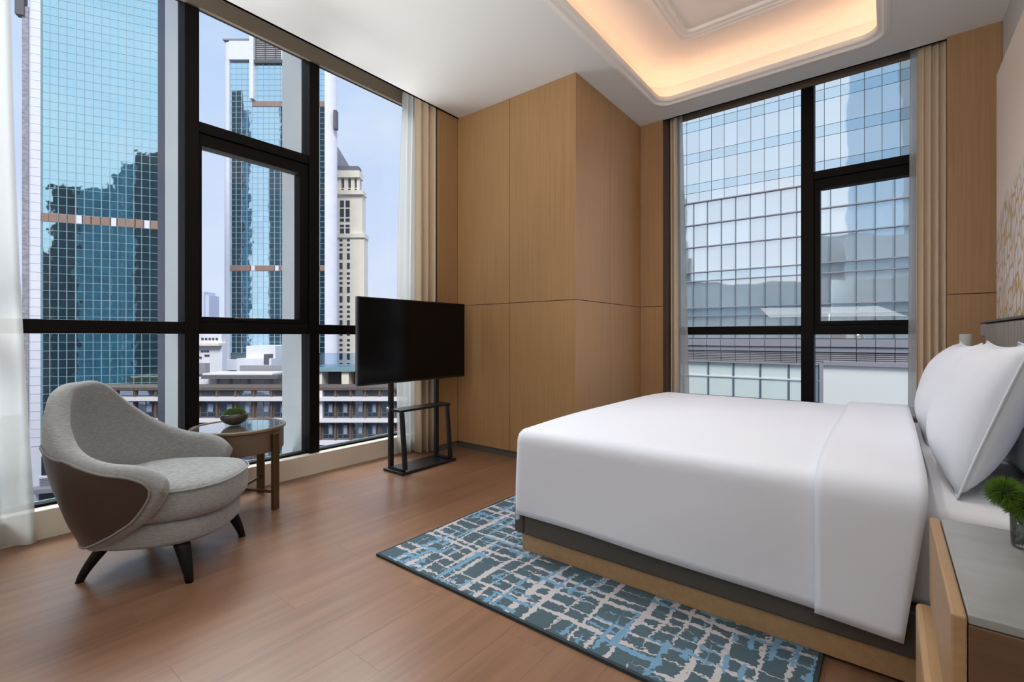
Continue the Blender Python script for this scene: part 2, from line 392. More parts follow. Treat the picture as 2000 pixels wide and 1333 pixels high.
# narrow returns beside the windows
wl = structure('wall_left', MB().box(-3.62, XS - .022, 2.99, YB + .03, 0, 3.42).box(-3.62, -3.40, BACK - .15, BACK + .02, 0, 3.42), M['joint'])
for z0, z1 in ((BB, JZ - GAP), (JZ + GAP, H)): panel(XS - .02, XS, 2.972, YB - .001, z0, z1, wl, M['oak_shaded'])
structure('baseboard_left', MB().box(XS - .02, XS - .006, 2.98, YB + .02, 0, BB - .003), M['baseb'])
wf = structure('wall_far', MB().box(XB - .02, -1.70, YS + .022, 4.86, 0, 3.42).box(.335, XW, YS + .022, 4.86, 0, 3.42), M['joint'])
for z0, z1 in ((BB, JZ - GAP), (JZ + GAP, H)):
    panel(XB + .001, -1.687, YS, YS + .02, z0, z1, wf, M['oak_shaded']); panel(.317, XW - .002, YS - .02, YS, z0, z1, wf, M['oak_shaded'])
structure('baseboard_far', MB().box(XB, -1.69, YS + .006, YS + .02, 0, BB - .003), M['baseb'])

# sills
structure('trim_2', MB().box(-3.60, -3.43, BACK, 2.99, -.014, .150), M['stone'], bevel=.006)
structure('trim_3', MB().box(-1.70, .335, 4.66, 4.86, -.014, .150), M['stone'], bevel=.006)
# boards closing the curtain pockets
structure('trim_4', MB().box(-3.47, -3.445, BACK, 2.99, 3.150, 3.42), M['taupe'])
structure('trim_5', MB().box(-1.70, .335, 4.675, 4.70, 3.150, 3.42), M['taupe'])

# windows: frames bar by bar, panes of glass, a hung sash
def window(name, W_):
    """W_(a0,a1,d0,d1,z0,z1) -> box builder; a runs along the wall, d is depth outwards from the glass"""
    pass
w1 = structure('window_1'); w1['label'] = 'dark framed full height window along the left wall'
fd0, fd1 = XG - .07, XG + .055
def w1bar(nm, y0, y1, z0, z1, x0=fd0, x1=fd1, m='bronze', bev=.004): return obj(nm, MB().box(x0, x1, y0, y1, z0, z1), M[m], w1, bevel=bev)
TB, TT = 1.064, 1.140
SB, ST = 2.285, 2.432
w1bar('mullion', 1.068, 1.149, .15, 3.34); w1bar('mullion', 1.891, 1.971, .15, 3.34); w1bar('mullion', -0.6, -0.52, .15, 3.34)
w1bar('jamb', 2.93, 2.99, .15, 3.34)
w1bar('top_rail', BACK, 2.93, 3.20, 3.34, XG - .06, XG + .03); w1bar('bottom_rail', BACK, 2.93, .145, .165, XG - .05, XG + .02)
for y0, y1 in ((BACK, -.6), (-.52, 1.068), (1.149, 1.891), (1.971, 2.93)): w1bar('transom', y0, y1, TB, TT, XG - .06, XG + .045)
w1bar('transom', 1.149, 1.891, 2.365, ST, XG - .06, XG + .05)
sash = obj('sash', MB().box(XG - .05, XG + .035, 1.151, 1.889, 2.282, 2.362).box(XG - .05, XG + .035, 1.151, 1.889, TT + .001, 1.176).box(XG - .05, XG + .035, 1.151, 1.170, 1.176, 2.282).box(XG - .05, XG + .035, 1.822, 1.889, 1.176, 2.282), M['bronze'], w1, bevel=.003)
obj('handle', MB().box(XG + .036, XG + .055, 1.36, 1.50, 1.155, 1.175), M['black'], sash, bevel=.004)
for y0, y1, z0, z1 in ((BACK, -.6, .165, TB), (BACK, -.6, TT, 3.2), (-.52, 1.068, .165, TB), (-.52, 1.068, TT, 3.2), (1.149, 1.891, .165, TB), (1.170, 1.822, 1.176, 2.282), (1.149, 1.891, ST, 3.2), (1.971, 2.93, .165, TB), (1.971, 2.93, TT, 3.2)):
    obj('pane', MB().box(XG - .006, XG + .001, y0, y1, z0, z1), M['glass'], w1)
# outer fins and the ledge they stand on
obj('fin', MB().box(-3.845, XG - .072, 1.068, 1.149, -2, 5), M['alu'], w1); obj('fin_cap', MB().box(-3.985, -3.846, 1.066, 1.151, -2, 5), M['alu_dark'], w1)
obj('fin', MB().box(-3.90, XG - .072, 1.891, 1.971, -2, 5), M['alu'], w1)
obj('fin', MB().box(-3.90, XG - .072, -.6, -.52, -2, 5), M['alu'], w1)
obj('ledge', MB().box(-3.74, -3.601, BACK, 2.99, -.05, .125), M['ledge'], w1)

w2 = structure('window_2'); w2['label'] = 'dark framed full height window in the far wall beyond the bed'
def w2bar(nm, x0, x1, z0, z1, y0=YG - .055, y1=YG + .07, m='bronze', bev=.004): return obj(nm, MB().box(x0, x1, y0, y1, z0, z1), M[m], w2, bevel=bev)
w2bar('mullion', -.583, -.490, .15, 3.34); w2bar('jamb', -1.70, -1.645, .15, 3.34); w2bar('jamb', .275, .335, .15, 3.34)
w2bar('top_rail', -1.645, .275, 3.20, 3.34, YG - .03, YG + .06); w2bar('bottom_rail', -1.645, .275, .145, .165, YG - .02, YG + .05)
w2bar('transom', -1.645, -.583, TB, TT, YG - .045, YG + .06); w2bar('transom', -.490, .275, TB, TT, YG - .045, YG + .06)
w2bar('transom', -.490, .275, 2.365, ST, YG - .05, YG + .06)
obj('sash', MB().box(-.489, .274, YG - .035, YG + .05, 2.282, 2.362).box(-.489, .274, YG - .035, YG + .05, TT + .001, 1.176).box(-.489, -.447, YG - .035, YG + .05, 1.176, 2.282).box(.232, .274, YG - .035, YG + .05, 1.176, 2.282), M['bronze'], w2, bevel=.003)
for x0, x1, z0, z1 in ((-1.645, -.583, .165, TB), (-1.645, -.583, TT, 3.2), (-.490, .275, .165, TB), (-.447, .232, 1.176, 2.282), (-.490, .275, ST, 3.2)):
    obj('pane', MB().box(x0, x1, YG - .001, YG + .006, z0, z1), M['glass'], w2)

# ================================================================== curtains
def hang(p0t, p1t, p0b, p1b, z1, z0, amp, folds, bulge=0.0, n=None, seed=1, ph=0.0):
    """pleated cloth between two top points and two bottom points (x, y)"""
    rnd = random.Random(seed); n = n or folds * 14; mb = MB(); rows = 14; rs = []
    offs = [rnd.uniform(-.5, .5) for _ in range(folds + 2)]
    for r in range(rows + 1):
        t = r / rows; z = z1 + (z0 - z1) * t; pts = []
        a = Vector(p0t).lerp(Vector(p0b), t); b = Vector(p1t).lerp(Vector(p1b), t)
        d = (b - a); nrm = Vector((-d.y, d.x)).normalized()
        for i in range(n + 1):
            s = i / n; w = s * folds * 2 * PI + ph
            k = amp * (.75 + .35 * t) * (math.sin(w + .35 * math.sin(w)) + .25 * math.sin(w * .5 + 2.2 * t + offs[min(int(s * folds), folds)]))
            p = a.lerp(b, s) + nrm * k - d.normalized() * bulge * math.sin(PI * min(1, t * 1.0)) * (1 - s)
            pts.append((p.x, p.y, z))
        rs.append(pts)
    return mb.rings(rs, closed=False)
def curtain(name, label, m, **kw):
    return tag(obj(name, hang(**kw), M[m], smooth=True, solid=.003 if m == 'drape' else 0), label, 'curtain')
curtain('sheer_curtain', 'white sheer curtain drawn to the near end of the left window beside the armchair', 'sheer', p0t=(-3.39, .30), p1t=(-3.39, -.55), p0b=(-3.385, .395), p1b=(-3.36, -.55), z1=3.30, z0=.012, amp=.026, folds=7, bulge=-.02, seed=3)
curtain('sheer_curtain', 'white sheer curtain gathered at the far end of the left window behind the television', 'sheer', p0t=(-3.385, 2.725), p1t=(-3.385, 2.93), p0b=(-3.385, 2.665), p1b=(-3.385, 2.93), z1=3.32, z0=.012, amp=.024, folds=4, bulge=.03, seed=5)
curtain('drape', 'beige drape gathered at the far end of the left window against the wood return', 'drape', p0t=(-3.315, 2.80), p1t=(-3.225, 2.975), p0b=(-3.315, 2.80), p1b=(-3.228, 2.965), z1=3.32, z0=.012, amp=.034, folds=3, seed=8, ph=1.0)
curtain('drape', 'narrow beige drape at the column side of the far window', 'drape', p0t=(-1.665, 4.575), p1t=(-1.600, 4.575), p0b=(-1.665, 4.575), p1b=(-1.575, 4.575), z1=3.32, z0=.012, amp=.028, folds=1, seed=9, ph=.6)
curtain('sheer_curtain', 'narrow white sheer curtain at the column side of the far window', 'sheer', p0t=(-1.645, 4.63), p1t=(-1.565, 4.63), p0b=(-1.645, 4.63), p1b=(-1.485, 4.63), z1=3.32, z0=.012, amp=.014, folds=2, seed=10)
curtain('drape', 'wide beige pleated drape at the headboard side of the far window', 'drape', p0t=(.165, 4.55), p1t=(.325, 4.55), p0b=(.160, 4.55), p1b=(.325, 4.55), z1=3.32, z0=.012, amp=.022, folds=4, seed=11)
curtain('sheer_curtain', 'narrow white sheer curtain at the headboard side of the far window', 'sheer', p0t=(.128, 4.62), p1t=(.24, 4.62), p0b=(.112, 4.62), p1b=(.24, 4.63), z1=3.32, z0=.012, amp=.014, folds=2, seed=12)

# ================================================================== bed
BX0, BX1, BY0, BY1 = -1.43, 0.09, 1.815, 3.80
bed = thing('bed', 'large bed on an oak plinth with a dark upholstered base under white bedding', 'bed', (-.48, 2.81, 0))
obj('plinth', MB().box(-1.397, .44, 1.848, 3.77, .013, .092), M['ns_oak'], bed, bevel=.002)
obj('base', MB().box(-1.380, .44, 1.835, 3.783, .093, .235), M['bedbase'], bed, bevel=.008)
obj('corner_post', MB().box(-1.437, -1.384, 1.835, 1.90, .093, .235), M['bedbase'], bed, bevel=.008)
obj('corner_post', MB().box(-1.437, -1.384, 3.715, 3.783, .093, .235), M['bedbase'], bed, bevel=.008)
obj('foot_rail', MB().box(-1.437, -1.384, 1.905, 3.71, .093, .235), M['bedbase'], bed, bevel=.008)
mt = tag(obj('mattress', MB().box(-1.375, .44, 1.87, 3.75, .236, .535), M['sheet'], bevel=.04, seg=4, smooth=True), 'mattress in a white fitted sheet, bare only under the pillows', 'mattress')
def cloth_map(px, py, r=.055, off=0.0):
    """lay a sheet over the bed: px, py are distances over the flat sheet"""
    ix0, ix1, iy0, iy1 = BX0 + r, BX1 + 1, BY0 + r, BY1 - r
    cx, cy = max(ix0, px), min(max(py, iy0), iy1)
    dx, dy = px - cx, py - cy; d = (abs(dx) ** 7 + abs(dy) ** 7) ** (1 / 7)
    s = max(0.0, min(1.0, (cx - BX0) / .5)); v = max(0.0, min(1.0, min(cy - BY0, BY1 - cy) / .7))
    dome = .034 * (1 - (1 - v) ** 2.2) * (.55 + .45 * s)
    z = .600 + dome + off * (1 if d < r else 0) + .004 * math.sin(px * 7 + 1.3 * math.sin(py * 3)) * math.sin(py * 5 + .7)
    if d < 1e-6: return (px, py, z)
    hy = math.hypot(dx, dy); ux, uy = dx / hy, dy / hy; th = min(d / r, PI / 2)
    h = (r + off) * math.sin(th); drop = r * (1 - math.cos(th)) + max(0, d - r * PI / 2)
    fl = max(0, drop - r)
    wav = .006 * math.sin(px * 6.1 + 2 * math.sin(py * 2.3)) * min(1, fl * 5) + .012 * fl
    z0 = .600 + dome * max(0, 1 - d / .12)
    return (cx + ux * (h + wav), cy + uy * (h + wav), z0 + off * math.cos(th) - drop)
def cloth(x0, x1, side, foot, nx, ny, off=0.0, sag=None):
    mb = MB(); rs = []
    for i in range(nx + 1):
        rowp = []
        for j in range(ny + 1):
            px = x0 + (x1 - x0) * i / nx
            sd = side + (sag(px) if sag else 0)
            py = BY0 - sd + (BY1 - BY0 + 2 * sd) * j / ny
            ov = max(0, BY0 - py, py - BY1)
            if px > -.185: px -= .13 * ov * (px + .185) / .275
            rowp.append(cloth_map(px, py, off=off))
        rs.append(rowp)
    return mb.rings(rs, closed=False)
duv = tag(obj('duvet', cloth(BX0 - .365, BX1 - .01, .375, .375, 72, 96, sag=lambda px: .01 + .035 * max(0, (px + 1.0)) / 1.1), M['linen'], smooth=True, solid=.022), 'smooth white duvet spread over the bed and hanging over its sides', 'duvet')
obj('folded_band', cloth(-.185, BX1, .375, .375, 12, 96, off=.016, sag=lambda px: .01 + .035 * max(0, (px + 1.0)) / 1.1), M['linen'], duv, smooth=True, solid=.020)
for o in (duv,): o.modifiers['solid'].offset = -1
def pillow_mesh(w, h, t, seed=0):
    rnd = random.Random(seed); mb = MB(); n = 26; sheets = []
    for sgn in (1, -1):
        rs = []
        for i in range(n + 1):
            r = []
            for j in range(n + 1):
                u, v = -1 + 2 * i / n, -1 + 2 * j / n
                x = u * w / 2 * (1 - .055 * (1 - v * v)); z = v * h / 2 * (1 - .085 * (1 - u * u))
                k = max(0, (1 - abs(u) ** 2.6) * (1 - abs(v) ** 2.6)) ** .55
                y = sgn * t / 2 * k + .006 * math.sin(4 * u + seed) * math.sin(3.4 * v + 1.7 * seed) * k
                r.append((x, y, z))
            rs.append(r)
        mb.rings(rs, closed=False)
    return mb
def pillow(label, cx, cy, zb, w, h, t, lean, seed, turn=0.0):
    me = pillow_mesh(w, h, t, seed)
    bmx = me.mesh('pillow'); b = bmesh.new(); b.from_mesh(bmx); bmesh.ops.remove_doubles(b, verts=b.verts, dist=.0004); bmesh.ops.recalc_face_normals(b, faces=b.faces); b.to_mesh(bmx); b.free()
    o = obj('pillow', bmx, M['linen2'], smooth=True)
    o.rotation_euler = (lean, 0, -PI / 2 + turn)
    # local z tilts towards the headboard
    o.location = (cx, cy, zb)
    pts = [Vector((w / 2 * math.cos(a) if False else 0, 0, 0)) for a in (0,)]
    loop = [(-1 + 2 * k / 24, -1) for k in range(25)] + [(1, -1 + 2 * k / 24) for k in range(1, 25)] + [(1 - 2 * k / 24, 1) for k in range(1, 25)] + [(-1, 1 - 2 * k / 24) for k in range(1, 24)]
    pts = [(u * w / 2 * (1 - .055 * (1 - v * v)) * 1.004, 0, v * h / 2 * (1 - .085 * (1 - u * u)) * 1.004) for u, v in loop]
    s = obj('seam', MB().tube(pts, .0035, 6, closed=True), M['linen2'], o, smooth=True, local=True)
    tag(o, label, 'pillow', 'white pillows leaning on the headboard'); return o
pillow('front white pillow on the side of the bed nearest the green plant', .250, 2.435, .785, .80, .51, .22, -.32, 1)
pillow('front white pillow on the window side of the bed', .236, 3.235, .780, .78, .50, .22, -.32, 2)
pillow('white pillow standing behind the front one nearest the plant', .398, 2.40, .785, .80, .48, .085, -.08, 3)
pillow('white pillow standing behind the front one on the window side', .398, 3.22, .770, .78, .45, .085, -.08, 4)
# headboard and picture panel
hb = thing('headboard', 'grey ribbed fabric headboard fixed to the right wall behind the pillows', 'headboard', (.47, 2.6, .25))
obj('panel', MB().box(.462, .498, 1.30, 3.955, .25, 1.125), M['head'], hb, bevel=.004)
rb = MB(); y = 1.31
while y < 3.94: rb.box(.449, .462, y, y + .020, .27, 1.118); y += .029
stuff(obj('ribs', rb, M['head'], hb))
obj('side_panel', MB().box(.449, .498, 3.962, 4.135, 1.045, 1.128), M['head'], hb, bevel=.012, seg=3)
obj('backing_board', MB().box(.499, XW - .001, 3.90, 4.128, .25, 1.13), M['ns_dark'], hb)
obj('edge_strip', MB().box(.445, .50, 1.29, 4.138, 1.129, 1.138), M['baseb'], hb)
# art panel print
am = D.materials.new('net_print'); am.use_nodes = True; t = am.node_tree; b = t.nodes['Principled BSDF']; b.inputs['Roughness'].default_value = .8
co = N(t, 'ShaderNodeTexCoord')
nzw = N(t, 'ShaderNodeTexNoise'); nzw.inputs['Scale'].default_value = 3.0; nzw.inputs['Detail'].default_value = 3
t.links.new(co.outputs['Object'], nzw.inputs[0])
ad = N(t, 'ShaderNodeMix', data_type='RGBA'); ad.inputs[0].default_value = .14; t.links.new(co.outputs['Object'], ad.inputs[6]); t.links.new(nzw.outputs['Color'], ad.inputs[7])
mpa = N(t, 'ShaderNodeMapping'); mpa.inputs['Scale'].default_value = (1, 19, 11); mpa.inputs['Rotation'].default_value = (.35, 0, 0); t.links.new(ad.outputs[2], mpa.inputs[0])
vo = N(t, 'ShaderNodeTexVoronoi', feature='DISTANCE_TO_EDGE'); vo.inputs['Scale'].default_value = 1.0; vo.inputs['Randomness'].default_value = .55; t.links.new(mpa.outputs[0], vo.inputs[0])
edge = N(t, 'ShaderNodeMapRange'); edge.inputs[1].default_value = .03; edge.inputs[2].default_value = .16; edge.inputs[3].default_value = 1; edge.inputs[4].default_value = 0; t.links.new(vo.outputs['Distance'], edge.inputs[0])
nzb = N(t, 'ShaderNodeTexNoise'); nzb.inputs['Scale'].default_value = 5.0; t.links.new(co.outputs['Object'], nzb.inputs[0])
bnd = N(t, 'ShaderNodeMapRange'); bnd.inputs[1].default_value = .52; bnd.inputs[2].default_value = .62; t.links.new(nzb.outputs[0], bnd.inputs[0])
mxe = N(t, 'ShaderNodeMath', operation='MAXIMUM'); t.links.new(edge.outputs[0], mxe.inputs[0])
hlf = N(t, 'ShaderNodeMath', operation='MULTIPLY'); hlf.inputs[1].default_value = .45; t.links.new(bnd.outputs[0], hlf.inputs[0]); t.links.new(hlf.outputs[0], mxe.inputs[1])
sx = N(t, 'ShaderNodeSeparateXYZ'); t.links.new(co.outputs['Object'], sx.inputs[0])
# upper outline of the print rises towards the middle of the panel: z < 1.75 + .45*(4.05-y) + noise
e1 = N(t, 'ShaderNodeMath', operation='MULTIPLY_ADD'); e1.inputs[1].default_value = -.36; e1.inputs[2].default_value = 1.60 + .36 * 4.05; t.links.new(sx.outputs[1], e1.inputs[0])
e2 = N(t, 'ShaderNodeMath', operation='MULTIPLY_ADD'); e2.inputs[1].default_value = .55; t.links.new(nzw.outputs[0], e2.inputs[0]); t.links.new(e1.outputs[0], e2.inputs[2])
e3 = N(t, 'ShaderNodeMath', operation='SUBTRACT'); t.links.new(e2.outputs[0], e3.inputs[0]); t.links.new(sx.outputs[2], e3.inputs[1])
e4 = N(t, 'ShaderNodeMapRange'); e4.inputs[1].default_value = .20; e4.inputs[2].default_value = .28; t.links.new(e3.outputs[0], e4.inputs[0])
mu = N(t, 'ShaderNodeMath', operation='MULTIPLY'); t.links.new(mxe.outputs[0], mu.inputs[0]); t.links.new(e4.outputs[0], mu.inputs[1])
base = N(t, 'ShaderNodeMix', data_type='RGBA'); base.inputs[6].default_value = srgb(222, 208, 192); base.inputs[7].default_value = srgb(214, 208, 206); t.links.new(e4.outputs[0], base.inputs[0])
fin = N(t, 'ShaderNodeMix', data_type='RGBA'); fin.inputs[7].default_value = srgb(184, 152, 100); t.links.new(mu.outputs[0], fin.inputs[0]); t.links.new(base.outputs[2], fin.inputs[6])
t.links.new(fin.outputs[2], b.inputs['Base Color'])
tag(obj('art_panel', MB().box(.505, XW - .001, .9, 4.01, 1.150, 2.606), am, bevel=.002), 'cream wall panel printed with a gold net pattern above the headboard', 'wall art')
# rug under the bed
rm = D.materials.new('woven_rug'); rm.use_nodes = True; t = rm.node_tree; b = t.nodes['Principled BSDF']; b.inputs['Roughness'].default_value = .95
co = N(t, 'ShaderNodeTexCoord')
def nz(scale, det=2.0, rough=.5, src=None):
    m_ = N(t, 'ShaderNodeMapping'); m_.inputs['Scale'].default_value = scale; t.links.new(src or co.outputs['Object'], m_.inputs[0])
    n_ = N(t, 'ShaderNodeTexNoise'); n_.inputs['Scale'].default_value = 1; n_.inputs['Detail'].default_value = det; n_.inputs['Roughness'].default_value = rough
    t.links.new(m_.outputs[0], n_.inputs[0]); return n_
jit = nz((55, 55, 1), 1.0)
jm = N(t, 'ShaderNodeMix', data_type='RGBA'); jm.inputs[0].default_value = .03; t.links.new(co.outputs['Object'], jm.inputs[6]); t.links.new(jit.outputs['Color'], jm.inputs[7])
def lines(axis, freq, width, seed):
    """broken, uneven stripes across one axis"""
    s_ = N(t, 'ShaderNodeSeparateXYZ'); t.links.new(jm.outputs[2], s_.inputs[0])
    wob = nz((3.1, 3.1, 1) if True else 0, 1.0)
    a_ = N(t, 'ShaderNodeMath', operation='MULTIPLY'); a_.inputs[1].default_value = freq; t.links.new(s_.outputs[axis], a_.inputs[0])
    n1 = N(t, 'ShaderNodeTexNoise', noise_dimensions='1D'); n1.inputs['Scale'].default_value = 1.0; n1.inputs['Detail'].default_value = 0
    pl = N(t, 'ShaderNodeMath', operation='MULTIPLY_ADD'); pl.inputs[1].default_value = .9; t.links.new(wob.outputs[0], pl.inputs[0]); t.links.new(a_.outputs[0], pl.inputs[2])
    ps = N(t, 'ShaderNodeMath', operation='ADD'); ps.inputs[1].default_value = seed; t.links.new(pl.outputs[0], ps.inputs[0])
    v_ = N(t, 'ShaderNodeTexVoronoi', voronoi_dimensions='1D', feature='DISTANCE_TO_EDGE'); v_.inputs['Scale'].default_value = 1.0; v_.inputs['Randomness'].default_value = .8; t.links.new(ps.outputs[0], v_.inputs['W'])
    sc = (9, 2.2, 1) if axis == 0 else (2.2, 9, 1)
    br = nz(sc, 1.5, src=None); br.inputs['Scale'].default_value = 1.0 + seed * .013
    wd = N(t, 'ShaderNodeMapRange'); wd.inputs[1].default_value = .36; wd.inputs[2].default_value = .66; wd.inputs[3].default_value = -.02; wd.inputs[4].default_value = width; t.links.new(br.outputs[0], wd.inputs[0])
    l_ = N(t, 'ShaderNodeMath', operation='LESS_THAN'); t.links.new(v_.outputs['Distance'], l_.inputs[0]); t.links.new(wd.outputs[0], l_.inputs[1])
    return l_.outputs[0]
cream = N(t, 'ShaderNodeMath', operation='MAXIMUM'); t.links.new(lines(0, 12.5, .20, 3.0), cream.inputs[0]); t.links.new(lines(1, 16.0, .22, 11.0), cream.inputs[1])
blue = N(t, 'ShaderNodeMath', operation='MAXIMUM'); t.links.new(lines(0, 17.0, .22, 23.0), blue.inputs[0]); t.links.new(lines(1, 19.0, .24, 37.0), blue.inputs[1])
bk = nz((5.5, 5.5, 1), 1.5); bkm = N(t, 'ShaderNodeMath', operation='GREATER_THAN'); bkm.inputs[1].default_value = .50; t.links.new(bk.outputs[0], bkm.inputs[0])
b2 = N(t, 'ShaderNodeMath', operation='MULTIPLY'); t.links.new(blue.outputs[0], b2.inputs[0]); t.links.new(bkm.outputs[0], b2.inputs[1])
dk = nz((2, 2, 1), 3.0)
m0 = N(t, 'ShaderNodeMix', data_type='RGBA'); m0.inputs[6].default_value = srgb(56, 74, 84); m0.inputs[7].default_value = srgb(76, 96, 104); t.links.new(dk.outputs[0], m0.inputs[0])
m1 = N(t, 'ShaderNodeMix', data_type='RGBA'); m1.inputs[7].default_value = srgb(178, 172, 173); t.links.new(cream.outputs[0], m1.inputs[0]); t.links.new(m0.outputs[2], m1.inputs[6])
m2 = N(t, 'ShaderNodeMix', data_type='RGBA'); m2.inputs[7].default_value = srgb(104, 142, 168); t.links.new(b2.outputs[0], m2.inputs[0]); t.links.new(m1.outputs[2], m2.inputs[6])
t.links.new(m2.outputs[2], b.inputs['Base Color'])
fz = nz((420, 420, 420), 2); bn = N(t, 'ShaderNodeBump'); bn.inputs['Strength'].default_value = .35; bn.inputs['Distance'].default_value = .004
t.links.new(fz.outputs[0], bn.inputs['Height']); t.links.new(bn.outputs[0], b.inputs['Normal'])
RX0, RX1, RY0, RY1 = -1.917, -.166, 1.378, 4.27
rug = thing('rug', 'dark blue grey rug with a broken cream and sky blue grid, lying under the bed', 'rug', (-1.04, 2.82, 0))
obj('pile', MB().box(RX0 + .012, RX1 - .012, RY0 + .012, RY1 - .012, .001, .0125), rm, rug)
M['rugedge'] = mat('rug_binding', (40, 52, 58), .9)
obj('binding', MB().box(RX0, RX1, RY0, RY0 + .012, .001, .0118).box(RX0, RX1, RY1 - .012, RY1, .001, .0118).box(RX0, RX0 + .012, RY0 + .012, RY1 - .012, .001, .0118).box(RX1 - .012, RX1, RY0 + .012, RY1 - .012, .001, .0118), M['rugedge'], rug)

# ================================================================== bedside cabinets
def nightstand(y0, y1, label):
    ns = thing('bedside_cabinet', label, 'cabinet', (.3, (y0 + y1) / 2, 0))
    obj('marble_top', MB().box(.112, .444, y0 + .003, y1 - .003, .535, .552), M['marble'], ns, bevel=.002)
    obj('front_rail', MB().box(.089, .111, y0, y1, .325, .548), M['ns_oak'], ns, bevel=.004)
    obj('carcass', MB().box(.112, .444, y0, y1, .325, .534), M['ns_dark'], ns, bevel=.002)
    dr = obj('drawer', MB().box(.060, .444, y0 + .004, y1 - .004, .06, .308), M['ns_oak'], ns, bevel=.012, seg=3)
    obj('shadow_gap', MB().box(.10, .44, y0 + .01, y1 - .01, .3085, .3245), M['black'], ns)
    obj('foot', MB().box(.12, .44, y0 + .03, y1 - .03, .0, .059), M['black'], ns)
nightstand(1.17, 1.752, 'oak bedside cabinet with a grey marble top beside the near side of the bed')
nightstand(3.87, 4.36, 'bedside cabinet mostly hidden behind the pillows on the window side')
# plant in a clear tumbler on the near cabinet
vb = Vector((.262, 1.625, .553))
vs = thing('potted_plant', 'two bristly green balls in a clear glass tumbler on the marble top', 'plant', vb)
obj('tumbler', MB().lathe([(.030, 0), (.034, .004), (.0355, .075), (.0335, .075), (.032, .010), (.001, .008)], vb, 28), M['clear'], vs, smooth=True)
M['pebble'] = mat('blue_pebble', (70, 104, 130), .4)
pb = MB()
for k in range(9):
    a = k * 2.4; r = .006 + .0022 * k
    pb.lathe([(.001, -.004), (.005, -.002), (.006, .001), (.004, .004), (.001, .005)], vb + Vector((r * math.cos(a), r * math.sin(a), .015 + .002 * (k % 3))), 7)
stuff(obj('pebbles', pb, M['pebble'], vs, smooth=True))
for c, r in ((at(1963, 963, 1.09), .040), (at(1999, 985, 1.08), .043)):
    bl = obj('green_ball', MB().spikes(c, r * .45, r, 1500, w=.0011), M['moss2'], vs); stuff(bl)
    core = MB(); core.lathe([(.001, -r * .6), (r * .4, -r * .45), (r * .6, 0), (r * .4, r * .45), (.001, r * .6)], c, 14)
    obj('core', core, M['mossdark'], bl, smooth=True)
    st = MB().tube([c - Vector((0, 0, r * .5)), (Vector((vb.x, vb.y, .60)) + c) / 2 - Vector((0, 0, .02)), vb + Vector((0, 0, .02))], .0016, 6)
    obj('stem', st, M['mossdark'], vs, smooth=True)
gl = at(1886, 653, 2.83)
tag(obj('glass_vase', MB().lathe([(.026, 0), (.029, .01), (.030, .25), (.0285, gl.z - .553), (.0265, gl.z - .553), (.026, .02), (.001, .015)], (gl.x, gl.y, .553), 20), M['ribglass']), 'ribbed pale glass vase rim showing above the pillows on the window side', 'vase')

# ================================================================== television on its floor stand
st = thing('tv_stand', 'black metal floor stand with a shelf under the television', 'tv stand', (-2.97, 2.57, 0))
SX0, SX1, SY0, SY1 = -3.09, -2.855, 2.285, 2.852
obj('base_plate', MB().box(SX0, SX1, SY0, SY1, .002, .022), M['tvstand'], st, bevel=.003)
for y in (2.325, 2.80):
    obj('post', MB().box(-3.06, -3.03, y - .018, y + .018, .0225, 1.20), M['tvstand'], st, bevel=.003)
    obj('front_leg', MB().bar((-2.872, y, .034), (-2.912, y, .466), .034, .024, (1, 0, 0)), M['tvstand'], st, bevel=.003)
    obj('foot_rail', MB().box(-3.0295, -2.886, y - .017, y + .017, .0225, .040), M['tvstand'], st, bevel=.002)
obj('shelf', MB().box(-3.029, -2.895, 2.30, 2.825, .468, .486), M['tvstand'], st, bevel=.003)
obj('collar', MB().lathe([(.012, -.02), (.014, -.018), (.014, .018), (.012, .02)], (-3.045, 2.299, .478), 14), M['chrome'], st, smooth=True)
obj('bracket', MB().box(-3.029, -3.018, 2.30, 2.825, .80, 1.15), M['tvstand'], st)
tv = thing('television', 'large flat black television facing the bed on a metal stand', 'television', (-2.99, 2.51, .69))
TY0, TY1, TZ0, TZ1 = 1.985, 3.072, .692, 1.336
obj('body', MB().box(-3.012, -2.978, TY0 + .001, TY1 - .001, TZ0 + .001, TZ1 - .001), M['tvbody'], tv, bevel=.004)
obj('bezel', MB().box(-2.9779, -2.971, TY0, TY0 + .008, TZ0, TZ1).box(-2.9779, -2.971, TY1 - .008, TY1, TZ0, TZ1).box(-2.9779, -2.971, TY0 + .008, TY1 - .008, TZ1 - .008, TZ1).box(-2.9779, -2.971, TY0 + .008, TY1 - .008, TZ0, TZ0 + .014), M['tvbody'], tv)
obj('edge_trim', MB().box(-3.0, -2.979, TY0 - .003, TY0 + .0005, TZ0, TZ1).box(-3.0, -2.979, TY0, TY1, TZ0 - .003, TZ0 + .0005), M['tvedge'], tv)
obj('screen', MB().box(-2.9779, -2.973, TY0 + .0085, TY1 - .0085, TZ0 + .0145, TZ1 - .0085), M['screen'], tv)

